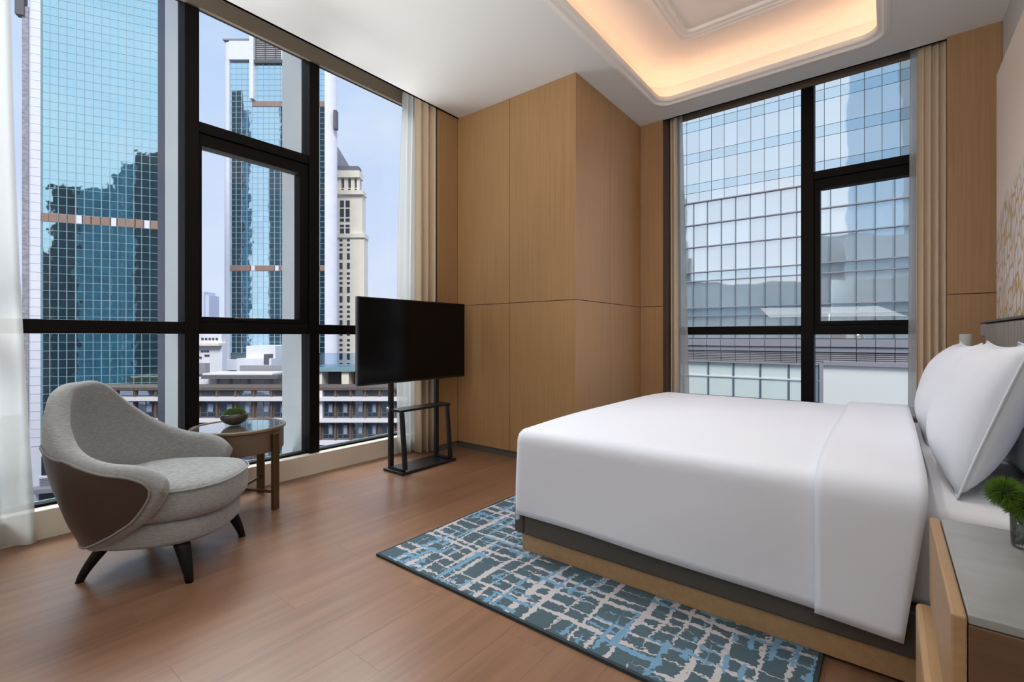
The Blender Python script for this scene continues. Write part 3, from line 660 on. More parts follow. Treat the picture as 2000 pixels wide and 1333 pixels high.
# ================================================================== armchair
# local axes: +x forward, +y to the sitter's left (away from the camera), z up
o2 = FW * 2.225 + RT * -1.627
rot = math.atan2(RT.y, RT.x) + math.radians(10)
ch = thing('armchair', 'grey tweed tub armchair with brown leather outer sides on black legs by the left window', 'armchair', (o2.x, o2.y, 0), rot)
def sm(a, b, x):
    x = max(0, min(1, (x - a) / (b - a))); return x * x * (3 - 2 * x)
def lerpt(tab, x):
    """smooth curve through a table of points (Catmull-Rom)"""
    n = len(tab)
    for i in range(n - 1):
        (x0, y0), (x1, y1) = tab[i], tab[i + 1]
        if x <= x1:
            d = x1 - x0; k = (x - x0) / d
            m0 = 0 if i == 0 else (y1 - tab[i - 1][1]) / (x1 - tab[i - 1][0]); m1 = (tab[i + 2][1] - y0) / (tab[i + 2][0] - x0) if i + 2 < n else (y1 - y0) / d
            return (2 * k ** 3 - 3 * k * k + 1) * y0 + (k ** 3 - 2 * k * k + k) * d * m0 + (3 * k * k - 2 * k ** 3) * y1 + (k ** 3 - k * k) * d * m1
    return tab[-1][1]
ZT = [(0, .842), (.12, .838), (.22, .800), (.32, .715), (.42, .625), (.52, .570), (.65, .540), (.80, .533), (1.01, .530)]
ZB = [(0, .135), (.30, .150), (.42, .182), (.54, .225), (.68, .258), (.80, .290), (1.01, .345)]
ZM, QE, QL = .430, .70, .78
def ztop(q):
    z = lerpt(ZT, q); return z if q < QE else ZM + (z - ZM) * math.sqrt(max(0, 1 - ((q - QE) / (1 - QE)) ** 2))
def zbot(q):
    z = lerpt(ZB, q); return z if q < QL else ZM - (ZM - z) * math.sqrt(max(0, 1 - ((q - QL) / (1 - QL)) ** 2.2))
def spread(t):          # more samples near the arm fronts
    return math.copysign(1 - (1 - abs(t)) ** 1.7, t)
FB = [(.10, -.262), (.30, -.315), (.50, -.370), (.66, -.405), (.78, -.405), (.86, -.385)]
WD = [(.10, .300), (.30, .345), (.50, .368), (.62, .350), (.74, .305), (.86, .262)]
TH = .078
def shell(p, s, off=0.0):
    """p in [-1,1] round the tub (0 = back, +-1 = arm fronts), s in [0,1] bottom to top, off = outward offset"""
    q = abs(p); zt, zb = ztop(q), zbot(q)
    return shell_z(p, zb + (zt - zb) * s, off)
def shell_z(p, z, off=0.0):
    q = abs(p); fb = lerpt(FB, max(.1, min(.86, z))); wd = lerpt(WD, max(.1, min(.86, z)))
    a0, bend = .54, .285
    if q < a0:
        th = q / a0 * PI / 2; f = fb + bend * (1 - math.cos(th)); w = wd * math.sin(th) ** .88; nx, ny = -math.cos(th), math.sin(th)
    else:
        k = (q - a0) / (1 - a0); f0 = fb + bend; f = f0 + (.166 - f0) * k; w = wd - .015 * k * k; nx, ny = 0, 1
    sg = 1 if p >= 0 else -1
    return Vector((f + nx * off, sg * (w + ny * off), z))
rs = []; NP = 96
for i in range(NP + 1):
    p = spread(-1 + 2 * i / NP); sec = []; q = abs(p); zt, zb = ztop(q), zbot(q)
    hh = max(.004, (zt - zb)); T = min(TH, hh * .98); r = T / 2
    for k in range(15): sec.append(shell_z(p, zb + r + (hh - 2 * r) * k / 14, 0))
    for k in range(1, 8): a = PI * k / 8; sec.append(shell_z(p, zt - r + r * math.sin(a), -r + r * math.cos(a)))
    for k in range(15): sec.append(shell_z(p, zt - r - (hh - 2 * r) * k / 14, -2 * r))
    for k in range(1, 8): a = PI * k / 8; sec.append(shell_z(p, zb + r - r * math.sin(a), -r - r * math.cos(a)))
    rs.append(sec)
obj('back_shell', MB().rings(rs, True, True, True), M['chairfab'], ch, smooth=True, local=True)
def panel_range(p):
    q = abs(p); top = min(lerpt(ZT, q) - .036, lerpt([(0, .60), (.25, .595), (.42, .565), (1, .55)], q)); bot = lerpt(ZB, q) + .032
    if q > .66: top = .43 + (top - .43) * math.sqrt(max(0, 1 - ((q - .66) / (PM - .66)) ** 2))
    if q > .70: bot = .43 - (.43 - bot) * math.sqrt(max(0, 1 - ((q - .70) / (PM - .70)) ** 2))
    return bot, top
PM = .915; rs = []
for i in range(81):
    p = spread(-1 + 2 * i / 80) * PM; b0, t0 = panel_range(p); t0 = max(t0, b0 + .002); rs.append([shell_z(p, b0 + (t0 - b0) * k / 14, .0045) for k in range(15)])
obj('outer_panel', MB().rings(rs, closed=False), M['leather'], ch, smooth=True, local=True)
loop = [shell_z(spread(-1 + 2 * i / 80) * PM, panel_range(spread(-1 + 2 * i / 80) * PM)[1], .004) for i in range(81)] + [shell_z(spread(1 - 2 * i / 80) * PM, panel_range(spread(1 - 2 * i / 80) * PM)[0], .004) for i in range(81)]
M['piping'] = mat('grey_piping', (128, 126, 122), 0.8)
obj('piping', MB().tube(loop, .0055, 6, closed=True), M['piping'], ch, smooth=True, local=True)
def dshape(fr, bk, w, n=40, ex=2.6):
    pts = []
    for i in range(n):
        a = 2 * PI * i / n; c, s = math.cos(a), math.sin(a)
        L = fr if c > 0 else bk
        pts.append((math.copysign(abs(c) ** (2 / ex), c) * L, math.copysign(abs(s) ** (2 / ex), s) * w))
    return pts
def pad(fr, bk, w, z0, z1, dome=0.0, r=.03, cx=0.0):
    mb = MB(); rs = []
    for k, (sc, z) in enumerate([(.93, z0), (.985, z0 + r * .5), (1, z0 + r), (1, z1 - r), (.985, z1 - r * .4), (.94, z1), (.75, z1 + dome * .6), (.4, z1 + dome * .92), (.05, z1 + dome)]):
        rs.append([(cx + x * sc, y * sc, z) for x, y in dshape(fr, bk, w)])
    return mb.rings(rs, True, True, True)
obj('seat_base', pad(.300, .25, .285, .165, .268, 0, .02, .0), M['chairfab'], ch, smooth=True, local=True)
obj('seat_cushion', pad(.335, .25, .300, .272, .412, .024, .04, .0), M['chairfab'], ch, smooth=True, local=True)
cus = [(x * 1.002, y * 1.002, .400) for x, y in dshape(.335, .25, .300) if x > .06]
cus.sort(key=lambda p: math.atan2(p[1], p[0]))
obj('cushion_piping', MB().tube(cus, .004, 6), M['chairfab'], ch, smooth=True, local=True)
def leg(fx, fy, tx, ty, ztop):
    mb = MB(); rs = []
    for k in range(7):
        t_ = k / 6; x = fx + (tx - fx) * (t_ ** 1.25); y = fy + (ty - fy) * (t_ ** 1.25); z = ztop * t_; r = .014 + .017 * t_
        rs.append([(x + r * math.cos(a) * 1.15, y + r * math.sin(a), z) for a in [PI / 4 * i for i in range(8)]])
    return mb.rings(rs, True, True, True)
inv = Matrix.Rotation(-rot, 3, 'Z')
def toloc(x, y): v = inv @ Vector((x - o2.x, y - o2.y, 0)); return v.x, v.y
for (x, y), back in (((-2.337, .737), 0), ((-2.658, 1.078), 0), ((-2.705, .446), 1), ((-2.96, .74), 1)):
    lx, ly = toloc(x, y); k = .82 if not back else .78
    lg = obj('leg', leg(lx, ly, lx * k + (.05 if back else -.01), ly * .85, .168), M['black'], ch, smooth=True, local=True)
    obj('bracket', MB().bar((lx * k + (.05 if back else -.01), ly * .80, .165), (lx * k + (.05 if back else -.01), ly * .35, .172), .03, .012), M['black'], lg, local=True)

# ================================================================== side table with a bowl of moss
tcx, tcy = -3.155, 1.262
tb = thing('side_table', 'round side table with a polished top and bronze legs behind the armchair', 'table', (tcx, tcy, 0))
obj('apron', MB().lathe([(.225, .352), (.247, .352), (.250, .356), (.250, .478), (.10, .478)], (tcx, tcy, 0), 64), M['tablewood'], tb, smooth=False, bevel=0)
obj('rim', MB().lathe([(.242, .479), (.258, .479), (.262, .483), (.262, .493), (.258, .498), (.246, .498), (.243, .492)], (tcx, tcy, 0), 64), M['rimmetal'], tb)
obj('top', MB().lathe([(.10, .4785), (.2415, .4785), (.2425, .484), (.2425, .493), (.01, .4935)], (tcx, tcy, 0), 64), M['tabletop'], tb)
lp = []
for dr_, dd in ((.253, -.062), (.0, .252), (-.22, -.15)):
    p = Vector((tcx, tcy, 0)) + RT * dr_ + FW * dd; d = (p - Vector((tcx, tcy, 0))).normalized(); lp.append((p, d))
    s_ = d.cross(Vector((0, 0, 1)))
    q = [p + s_ * a + d * b_ for a, b_ in ((-.024, -.010), (.024, -.010), (.024, .014), (-.024, .014))]
    obj('leg', MB().hexa([(v.x, v.y, 0) for v in q] + [(v.x, v.y, .462) for v in q]), M['brass'], tb, bevel=.005)
for i in range(3):
    a, b_ = lp[i][0] - lp[i][1] * .012, Vector((tcx, tcy, 0)) 
    obj('stretcher', MB().bar((a.x, a.y, .105), (tcx, tcy, .105), .012, .016), M['brass'], tb, bevel=.002)
bc = at(458, 829, 2.97); bc.z = .499
bw = thing('moss_bowl', 'dark glazed bowl filled with green moss on the side table', 'bowl', bc)
obj('bowl', MB().lathe([(.030, 0), (.034, .002), (.060, .016), (.078, .040), (.076, .056), (.066, .068), (.060, .068), (.066, .056), (.068, .040), (.05, .02), (.001, .012)], bc, 40), M['bowl'], bw, smooth=True)
ms = MB().lathe([(.064, .052), (.062, .066), (.052, .080), (.034, .090), (.012, .094), (.001, .094)], bc, 28)
mo = obj('moss', ms, M['mossdark'], bw, smooth=True)
stuff(obj('moss_tufts', MB().spikes(bc + Vector((0, 0, .054)), .054, .070, 2200, zmin=.02, w=.0020, sq=.72), M['moss'], mo))

# ================================================================== the city outside
GROUND = -45.0
M['towerw'] = mat('white_tile', (226, 226, 236), 0.6, var=((.6, .6, .6), 3, 0.03))
M['towerg'] = mat('grey_relief', (150, 148, 158), 0.8, var=((1.2, 1.2, 2.2), 4, 0.35))
M['barw'] = mat('facade_bar', (158, 186, 196), 0.4)
M['bard'] = mat('facade_joint', (92, 104, 112), 0.5)
M['brownlouv'] = mat('brown_louvre', (150, 122, 110), 0.7, var=((1.6, 1.6, .1), 2, 0.12))
M['darkgrey'] = mat('dark_grey', (92, 90, 96), 0.7)
M['cyan'] = mirror_glass('cyan_glass', (0.70, 0.98, 0.95), (0.02, 0.05, 0.06), wave=.017, wscale=.5, mixw=.95)
M['cyan2'] = mirror_glass('cyan_glass_far', (0.70, 0.94, 0.99), (0.02, 0.05, 0.06), wave=.012, wscale=.4, mixw=.95)
M['pale'] = mirror_glass('pale_glass', (1.0, 1.0, 0.93), (0.80, 0.88, 0.86), wave=.02, wscale=.25, mixw=.78)
M['spandrel'] = mirror_glass('spandrel_glass', (0.88, 0.97, 0.94), (0.55, 0.66, 0.66), wave=.02, wscale=.25, mixw=.8)
M['winglass'] = mirror_glass('office_glass', (0.40, 0.45, 0.54), (0.10, 0.11, 0.14), wave=.01, wscale=.6, mixw=.7)
M['cream'] = mat('cream_stone', (232, 224, 210), 0.7, var=((.3, .3, .3), 3, 0.04))
M['slate'] = mat('slate_roof', (112, 112, 122), 0.7)
M['brown'] = mat('brown_cladding', (98, 84, 76), 0.7, var=((2, 2, .4), 2, 0.14))
M['bandw'] = mat('white_band', (226, 222, 226), 0.6)
M['blind'] = mat('window_blind', (138, 146, 166), 0.7)
M['mid'] = mat('grey_panel', (150, 148, 156), 0.6)
M['louv'] = mat('grey_louvre', (158, 154, 156), 0.6)
M['milk'] = mat('milky_glass', (214, 224, 218), 0.3, var=((.5, .5, .2), 3, 0.06))
M['blank'] = mat('blank_board', (232, 231, 226), 0.7)
M['refl1'] = mat('dark_block', (46, 66, 78), 0.6, var=((.25, .25, .25), 3, 0.35))
M['refl2'] = mat('blue_block', (84, 130, 150), 0.6, var=((.25, .25, .25), 3, 0.3))
M['refl3'] = mat('brown_block', (78, 76, 84), 0.6, var=((.2, .2, .2), 3, 0.3))
M['reflblue'] = mirror_glass('blue_block_glass', (0.42, 0.60, 0.76), (0.15, 0.22, 0.28), wave=.05, wscale=.2, mixw=.85)
M['reflgrey'] = mat('grey_block', (140, 152, 164), 0.6, var=((.15, .15, .15), 3, 0.15))
M['refldark'] = mat('slate_block', (120, 140, 158), 0.6, var=((.15, .15, .15), 3, 0.15))
M['hotel'] = mat('hotel_cladding', (140, 150, 160), 0.6, var=((.2, .2, .2), 2, 0.15))
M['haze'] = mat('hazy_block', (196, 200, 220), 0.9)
M['asphalt'] = mat('street', (96, 98, 102), 0.9)
structure('ground', MB().box(-400, 300, -300, 400, GROUND - 1, GROUND), M['asphalt'])
# the rest of our own building, round the room
hf = structure('hotel_exterior', MB().box(-3.6, 30, BACK - 20, 4.9, GROUND, -.18).box(-3.6, 30, BACK - 20, 4.9, 3.58, 10.5).box(XW + .2, 30, BACK - 20, 4.9, -.18, 3.58).box(-3.6, XW + .2, BACK - 20, BACK - .2, -.18, 3.58), M['hotel'])
hf['kind'] = 'structure'

class Facade:
    """a plane outside seen through a window; pixels turn into metres along it (u) and height (z)"""
    def __init__(s, px, depth, vpx):
        v = Vector((vpx - 1000, F)); v.normalize()
        if vpx < 1000: v = -v
        s.e = RT * v.x + FW * v.y
        s.o = FW * depth + RT * ((px - 1000) / F * depth)
        s.n = Vector((s.e.y, -s.e.x, 0))
        if s.n.dot(-s.o) < 0: s.n = -s.n
        s.rz = math.atan2(s.e.y, s.e.x)
    def uz(s, px, py):
        d = ray(px, py); k = s.o.dot(s.n) / (d.x * s.n.x + d.y * s.n.y); p = d * k
        return (p - s.o).dot(s.e), CAMZ + p.z
    def u(s, px): return s.uz(px, HOR)[0]
    def z(s, px, py): return s.uz(px, py)[1]
    def pt(s, u, w, z): p = s.o + s.e * u + s.n * w; return Vector((p.x, p.y, z))
    def box(s, mb, u0, u1, z0, z1, w0, w1):
        return mb.hexa([s.pt(u0, w0, z0), s.pt(u1, w0, z0), s.pt(u1, w1, z0), s.pt(u0, w1, z0), s.pt(u0, w0, z1), s.pt(u1, w0, z1), s.pt(u1, w1, z1), s.pt(u0, w1, z1)])
    def part(s, nm, m, par, u0, u1, z0, z1, w0, w1): return obj(nm, s.box(MB(), u0, u1, z0, z1, w0, w1), M[m], par)
    def pxpart(s, nm, m, par, x0, x1, y0, y1, w0, w1):
        """part given by its pixel box (left, right, top, bottom)"""
        return s.part(nm, m, par, s.u(x0), s.u(x1), s.z((x0 + x1) / 2, y1), s.z((x0 + x1) / 2, y0), w0, w1)
    def mirror(s, p): return p - s.n * (2 * (p - s.o).dot(s.n))
UNIT = MB().box(-.5, .5, -.5, .5, -.5, .5).mesh('pane')
unit_by = {}
def piece(nm, m, par, fc, u0, u1, z0, z1, w0, w1, jit=0.0):
    if (nm, m) not in unit_by:
        me = UNIT.copy(); me.name = nm; me.materials.append(M[m]); unit_by[(nm, m)] = me
    o = D.objects.new(nm, unit_by[(nm, m)]); COL.objects.link(o)
    o.location = fc.pt((u0 + u1) / 2, (w0 + w1) / 2, (z0 + z1) / 2); o.scale = (u1 - u0, w1 - w0, z1 - z0)
    o.rotation_euler = (random.uniform(-jit, jit), 0, fc.rz + random.uniform(-jit, jit))
    o.parent = par; o.matrix_parent_inverse = basis(par).inverted(); return o
def building(nm, label, fc, cat='building', group=None): return thing(nm, label, cat, (fc.o.x, fc.o.y, GROUND), 0, group)
def reflected(nm, fc, specs, thick=12.0):
    """block whose mirror image in a glass facade fills the given pixel boxes; stands behind and beside our building"""
    for x0, x1, ytop, depth, m, label in specs:
        P = []
        for px, dd in ((x0, depth), (x1, depth), (x1, depth + thick), (x0, depth + thick)):
            g = FW * dd + RT * ((px - 1000) / F * depth * (dd / depth)); P.append(fc.mirror(Vector((g.x, g.y, 0))))
        zt = CAMZ + (HOR - ytop) / F * depth
        mb = MB().hexa([(p.x, p.y, GROUND) for p in P] + [(p.x, p.y, zt) for p in P])
        tag(obj(nm, mb, M[m]), label, 'building', 'neighbouring blocks seen only as reflections')

# ---- tower with the cyan curtain wall (left)
A = Facade(200, 85, 3300)
ta = building('glass_tower', 'tall cyan glass tower with a white corner pier behind the armchair', A)
col_px = [81, 96.8, 113.5, 130, 148, 164.5, 181.5, 198, 214, 230, 246, 261, 276.5, 292.5, 308.5, 325]
cu = [A.u(p) for p in col_px]
rp = 16.3; z_ref = A.z(200, 734); dz = A.z(200, 734 - rp) - z_ref
za, zb_ = A.z(81, 425), A.z(81, 407)
rows_z = [z_ref + dz * k for k in range(-8, 48)]
A.part('core_wall', 'bard', ta, cu[0], cu[-1], GROUND, rows_z[-1], -4, -.25)
cells = []
for k in range(len(rows_z) - 1):
    for c in range(len(cu) - 1): cells.append((c, k))
band_k = min(range(len(rows_z) - 1), key=lambda k: abs(rows_z[k] + dz / 2 - (za + zb_) / 2))
cells = [c for c in cells if c[1] != band_k]
cells.sort(key=lambda c: (rows_z[c[1]] < -9, c[1] > 48, abs(rows_z[c[1]] - 12)))
rest = MB()
for i, (c, k) in enumerate(cells):
    u0, u1, z0, z1 = cu[c] + .025, cu[c + 1] - .025, rows_z[k] + .022, rows_z[k + 1] - .022
    if i < 300: piece('pane', 'cyan', ta, A, u0, u1, z0, z1, -.2, -.08, .0022)
    else: A.box(rest, u0, u1, z0, z1, -.2, -.08)
stuff(obj('upper_panes', rest, M['cyan'], ta))
for c, u in enumerate(cu): piece('mullion', 'barw', ta, A, u - .03 - (.05 if c == 4 else 0), u + .03, rows_z[0], rows_z[-1], -.24, 0)
for z in rows_z: piece('transom', 'barw', ta, A, cu[0], cu[-1], z - .026, z + .026, -.24, -.02)
bz0, bz1 = rows_z[band_k] + .02, rows_z[band_k + 1] - .02
edges = [81, 96.5, 114, 131, 148, ('w', 161), 178, 197, 216, ('w', 228.3), 246, 264, 281, ('w', 293), 309, 325]
prev = edges[0]
for e in edges[1:]:
    wht = isinstance(e, tuple); x1 = e[1] if wht else e
    piece('band_panel' if wht else 'louvre', 'towerw' if wht else 'brownlouv', ta, A, A.u(prev) + .08, A.u(x1) - .08, bz0, bz1, -.22, .03); prev = x1
# rounded white pier at the corner, in tile courses
pu0, pu1 = A.u(52), cu[0]; pr_ = (pu1 - pu0)
def pier(z0, z1):
    mb = MB(); pts = [(pu1, -3), (pu1, .35), (pu0 + pr_ * .45, .35)] + [(pu0 + pr_ * .45 - pr_ * .45 * math.sin(a), .35 - pr_ * .9 * (1 - math.cos(a))) for a in [PI / 2 * k / 6 for k in range(1, 7)]] + [(pu0, -3)]
    P = [A.pt(u, w, 0) for u, w in pts]
    return mb.prism([(p.x, p.y) for p in P], z0, z1)
zz = A.z(66, 872); ptop = rows_z[-1]; k = 0
obj('pier_core', pier(A.z(66, 872), ptop).__class__().prism([(A.pt(u, w, 0).x, A.pt(u, w, 0).y) for u, w in ((pu1 - .1, -3), (pu1 - .1, .2), (pu0 + .8, .2), (pu0 + .2, -3))], GROUND, ptop), M['mid'], ta)
while zz < ptop:
    obj('tile_course', pier(zz, zz + dz - .05), M['towerw'], ta, smooth=False); zz += dz
A.part('side_relief', 'towerg', ta, A.u(39.5), A.u(52.5), A.z(45, 868), A.z(45, 8), -1.2, -.5)
A.pxpart('roof_box', 'darkgrey', ta, 27, 45, -40, 26, -1.4, -.2)
# podium below
A.pxpart('podium_wall', 'towerw', ta, 40, 140, 872, 1000, -6, .5)
for x0, x1 in ((84, 103), (111, 131)): A.pxpart('window', 'winglass', ta, x0, x1, 890, 927, .45, .56)
A.pxpart('sill_band', 'bandw', ta, 80, 140, 928, 931, .45, .8)
for k in range(4): A.pxpart('slat', 'mid', ta, 81, 140, 933 + k * 3.2, 934.8 + k * 3.2, .5, .72)
A.pxpart('canopy', 'mid', ta, 71, 140, 946, 954, .5, 3.0)
A.pxpart('dark_opening', 'darkgrey', ta, 80, 140, 955, 978, .45, .58)
reflected('office_block', A, [(99, 150, 363, 150, 'refl1', 'dark flat-topped block mirrored in the cyan tower next to its white pier'),
    (150.5, 216, 366, 150, 'refl2', 'blue flat-topped block mirrored in the middle of the cyan tower'),
    (216.5, 238, 338, 150, 'refl2', 'lower blue step of the skyline mirrored in the cyan tower'),
    (238.5, 262, 318, 150, 'refl2', 'upper blue step of the skyline mirrored in the cyan tower'),
    (262.5, 345, 299, 150, 'refl1', 'tallest dark block mirrored in the cyan tower beside the outer fin'),
    (60, 98.5, 490, 151, 'refl3', 'lowest grey brown block mirrored in the cyan tower below its brown band')])

# ---- second glass tower, further off
B = Facade(540, 124, 1e6)
tbw = building('glass_tower', 'distant glass tower with white rounded corners and a louvred crown', B)
bc_px = [449.5, 461, 471.5, 482, 492.5, 503, 514, 525, 536, 547, 558, 569, 580, 591, 602, 613, 624, 635.5]
bu = [B.u(p) for p in bc_px]; dzb = 10.7 / F * 124; zb0 = B.z(540, 690)
nb = int((B.z(540, 118) - zb0) / dzb); rowsb = [zb0 + dzb * k for k in range(nb + 1)]
obj('core_wall', MB().prism([(p.x, p.y) for p in (B.pt(bu[0], -.3, 0), B.pt(bu[-1], -.3, 0), B.pt(bu[-1] - 2.5, -14, 0), B.pt(bu[0] + 8, -14, 0))], GROUND, rowsb[-1]), M['bard'], tbw)
bands = [min(range(nb), key=lambda k: abs(rowsb[k] + dzb / 2 - B.z(540, y))) for y in (199, 526)]
cells = [(c, k) for k in range(nb) for c in range(len(bu) - 1) if not (k == bands[1] or (k == bands[0] and c >= 4))]
cells.sort(key=lambda c: (c[0] > 9 and c[0] < 15, c[1] > 44, c[1]))
rest = MB()
for i, (c, k) in enumerate(cells):
    a_ = (bu[c] + .03, bu[c + 1] - .03, rowsb[k] + .03, rowsb[k + 1] - .03, -.25, -.1)
    if i < 300: piece('pane', 'cyan2', tbw, B, *a_, .0018)
    else: B.box(rest, *a_)
stuff(obj('other_panes', rest, M['cyan2'], tbw))
for u in bu: piece('mullion', 'barw', tbw, B, u - .035, u + .035, rowsb[0], rowsb[-1], -.28, 0)
for z in rowsb: piece('transom', 'barw', tbw, B, bu[0], bu[-1], z - .032, z + .032, -.28, -.02)
z0, z1 = rowsb[bands[0]] + .05, rowsb[bands[0] + 1] - .05
B.part('louvre', 'brownlouv', tbw, bu[4], bu[-1], z0, z1, -.25, .1)
z0, z1 = rowsb[bands[1]] + .05, rowsb[bands[1] + 1] - .05
for a_, b_, m_ in ((449.5, 490, 'brownlouv'), (490, 499, 'towerw'), (499, 537, 'brownlouv'), (537, 545, 'towerw'), (545, 635, 'brownlouv')): piece('louvre' if m_ != 'towerw' else 'band_panel', m_, tbw, B, B.u(a_) + .1, B.u(b_) - .1, z0, z1, -.25, .1)
def round_pier(u0, u1, flip, z0, z1):
    pts = []; w = u1 - u0
    for k in range(9):
        a = PI / 2 * k / 8; pts.append(((u1 - w * math.sin(a)) if not flip else (u0 + w * math.sin(a)), .5 - w * 1.1 * (1 - math.cos(a))))
    pts += [((u0 + .8 if not flip else u1 - .5), -3.2), ((u1 if not flip else u0), -3.2)]
    return MB().prism([(B.pt(u, w_, 0).x, B.pt(u, w_, 0).y) for u, w_ in pts], z0, z1)
obj('corner_pier', round_pier(B.u(433), bu[0], False, GROUND, B.z(440, 84)), M['towerw'], tbw)
obj('corner_pier', round_pier(bu[-1], B.u(653), True, GROUND, B.z(640, 120)), M['towerw'], tbw)
B.pxpart('crown_wall', 'towerw', tbw, 449, 491, 79, 118, -3, .45)
B.pxpart('coping', 'mid', tbw, 437, 491, 78, 80.5, -3, .6)
B.pxpart('white_rib', 'towerw', tbw, 490, 498, 40, 195, -3, .8)
B.pxpart('white_rib', 'towerw', tbw, 551, 636, 20, 118, -1.5, .45)
B.pxpart('crown_back', 'mid', tbw, 498, 552, 72, 119, -6, -.9)
for k in range(11): B.pxpart('slat', 'louv', tbw, 498, 552, 72.5 + k * 4.1, 74.7 + k * 4.1, -.8, -.1)
for x in (498.6, 517, 537): B.pxpart('louvre_post', 'darkgrey', tbw, x, x + 1.6, 71, 120, -.8, .05)
B.pxpart('crown_beam', 'darkgrey', tbw, 498, 552, 119.5, 125, -2, .6)
B.pxpart('sign_box', 'darkgrey', tbw, 652, 658, 216, 252, -1, .4)
B.pxpart('reflection_step', 'towerw', tbw, 506, 560, 675, 698, 0, 6); B.pxpart('reflection_step', 'towerw', tbw, 497, 560, 698, 722, 0, 8); B.pxpart('reflection_step', 'towerw', tbw, 449, 497, 702, 722, 0, 3)  # white stepped reflection in the tower glass, built as solid blocks
B.pxpart('dark_opening', 'darkgrey', tbw, 547, 556, 690, 708, 6, 8.2)
reflected('slab_block', B, [(425, 474, 176, 270, 'refl3', 'brown slab mirrored in the distant glass tower along its rounded corner'),
    (474.5, 489, 214, 270, 'refl2', 'narrow blue slab mirrored in the distant glass tower below its white rib'),
    (546, 660, 203, 270, 'refl1', 'dark slab mirrored in the distant glass tower on both sides of the window mullion')], 8)

# ---- cream tower with the slate roof
Cc = Facade(680, 150, 1e6)
tcb = building('cream_tower', 'cream stone tower with cornices and a slate roof right of the distant glass tower', Cc)
Cc.pxpart('shaft', 'cream', tcb, 630, 711, 464, 760, -4, 0)
Cc.pxpart('upper_shaft', 'cream', tcb, 632, 706.5, 380, 458, -4, -.6)
Cc.pxpart('cornice', 'cream', tcb, 628, 713, 457, 464.8, -4, .5)
Cc.pxpart('cornice', 'cream', tcb, 630, 709, 372, 380, -4, .3)
Cc.pxpart('belfry_back', 'mid', tcb, 634, 698, 346, 372, -4, -2.2)
for x0, x1 in ((634, 649), (656, 664), (670.5, 677.5), (683.5, 690.5), (695, 700)): Cc.pxpart('belfry_pier', 'cream', tcb, x0, x1, 346, 372, -2.1, -.8)
Cc.pxpart('belfry_base', 'cream', tcb, 634, 700, 365.5, 372, -2.1, -1.0)
for x in (664.5, 678, 691): Cc.pxpart('window', 'winglass', tcb, x, x + 5, 347, 361, -2.19, -1.6); Cc.pxpart('window', 'winglass', tcb, x, x + 4.6, 367, 371, -1.0, -.9)
Cc.pxpart('entablature', 'cream', tcb, 632, 702, 333, 346, -4, 0)
Cc.pxpart('roof_parapet', 'slate', tcb, 630, 698, 322.5, 333, -4, -.8)
ru0, ru1, rz0, rzt = Cc.u(620), Cc.u(674), Cc.z(650, 325), Cc.z(648, 272)
um = Cc.u(646)
obj('roof', MB().add([Cc.pt(ru0, -2, rz0), Cc.pt(ru1, -2, rz0), Cc.pt(ru1, -11, rz0), Cc.pt(ru0, -11, rz0), Cc.pt(um, -6, rzt)], [(3, 2, 1, 0), (0, 1, 4), (1, 2, 4), (2, 3, 4), (3, 0, 4)]), M['slate'], tcb)
for y0, y1 in ((391, 404), (407, 423), (426, 432.4), (438.5, 443), (445.6, 457)):
    for x0, x1 in ((662.8, 670.7), (673.9, 681.8)): piece('window', 'winglass', tcb, Cc, Cc.u(x0), Cc.u(x1), Cc.z(670, y1), Cc.z(670, y0), -.6, -.5)
y = 467; k = 0
while y < 715:
    h_ = 4.6 if k % 5 < 3 else 12
    for x0, x1 in ((663.3, 669), (677.8, 683.4)): piece('window', 'winglass', tcb, Cc, Cc.u(x0), Cc.u(x1), Cc.z(670, y + h_), Cc.z(670, y), 0, .1)
    y += h_ + (4.8 if k % 5 < 3 else 6.5); k += 1

# ---- low brown office block with white bands
Lo = Facade(560, 75, 1e6)
tl = building('office_block', 'low brown office block with white horizontal bands seen below the left window transom', Lo)
Lo.pxpart('body', 'brown', tl, 150, 800, 762, 1100, -5, -.35)
Lo.pxpart('parapet', 'brown', tl, 150, 800, 757, 762.5, -5, .25)
for y0, y1 in ((775.5, 782.5), (817.5, 824), (860.5, 867.5), (903, 910), (945, 952)): Lo.pxpart('white_band', 'bandw', tl, 150, 800, y0, y1, -.34, .9)
winx = [(150, 186), (196, 222), (232, 258), (268, 297), (311, 335), (346, 381), (391, 418), (428, 454), (465, 489.5), (501, 525), (535, 560), (570, 595), (601, 619), (631, 650), (660, 680), (689, 708), (718, 736), (746, 765), (775, 793)]
for y0, y1 in ((764, 773), (786, 816), (827, 859), (870, 902), (912, 944)):
    for i, (x0, x1) in enumerate(winx):
        w_ = piece('window', 'winglass', tl, Lo, Lo.u(x0), Lo.u(x1), Lo.z(500, y1), Lo.z(500, y0), -.34, -.22)
        if y1 - y0 > 12:
            xm = x0 + (x1 - x0) * (.55 if i % 2 else .50)
            piece('window_blind', 'blind', tl, Lo, Lo.u(xm), Lo.u(xm + (x1 - x0) * .36), Lo.z(500, y1 - 11 + (i % 3)), Lo.z(500, y0 + 4), -.22, -.19)
            piece('window_bar', 'bard', tl, Lo, Lo.u(xm - 1.2), Lo.u(xm - .3), Lo.z(500, y1), Lo.z(500, y0), -.22, -.14)
            piece('window_bar', 'bard', tl, Lo, Lo.u(x0), Lo.u(x1), Lo.z(500, y0 + (y1 - y0) * .72), Lo.z(500, y0 + (y1 - y0) * .69), -.22, -.15)
for (xa, x0), (x1, xb) in zip(winx[:-1], winx[1:]):
    xm = (x0 + x1) / 2
    piece('pier_fin', 'brown', tl, Lo, Lo.u(xm - 1.6), Lo.u(xm + 1.6), Lo.z(500, 1000), Lo.z(500, 762.6), -.34, .05)
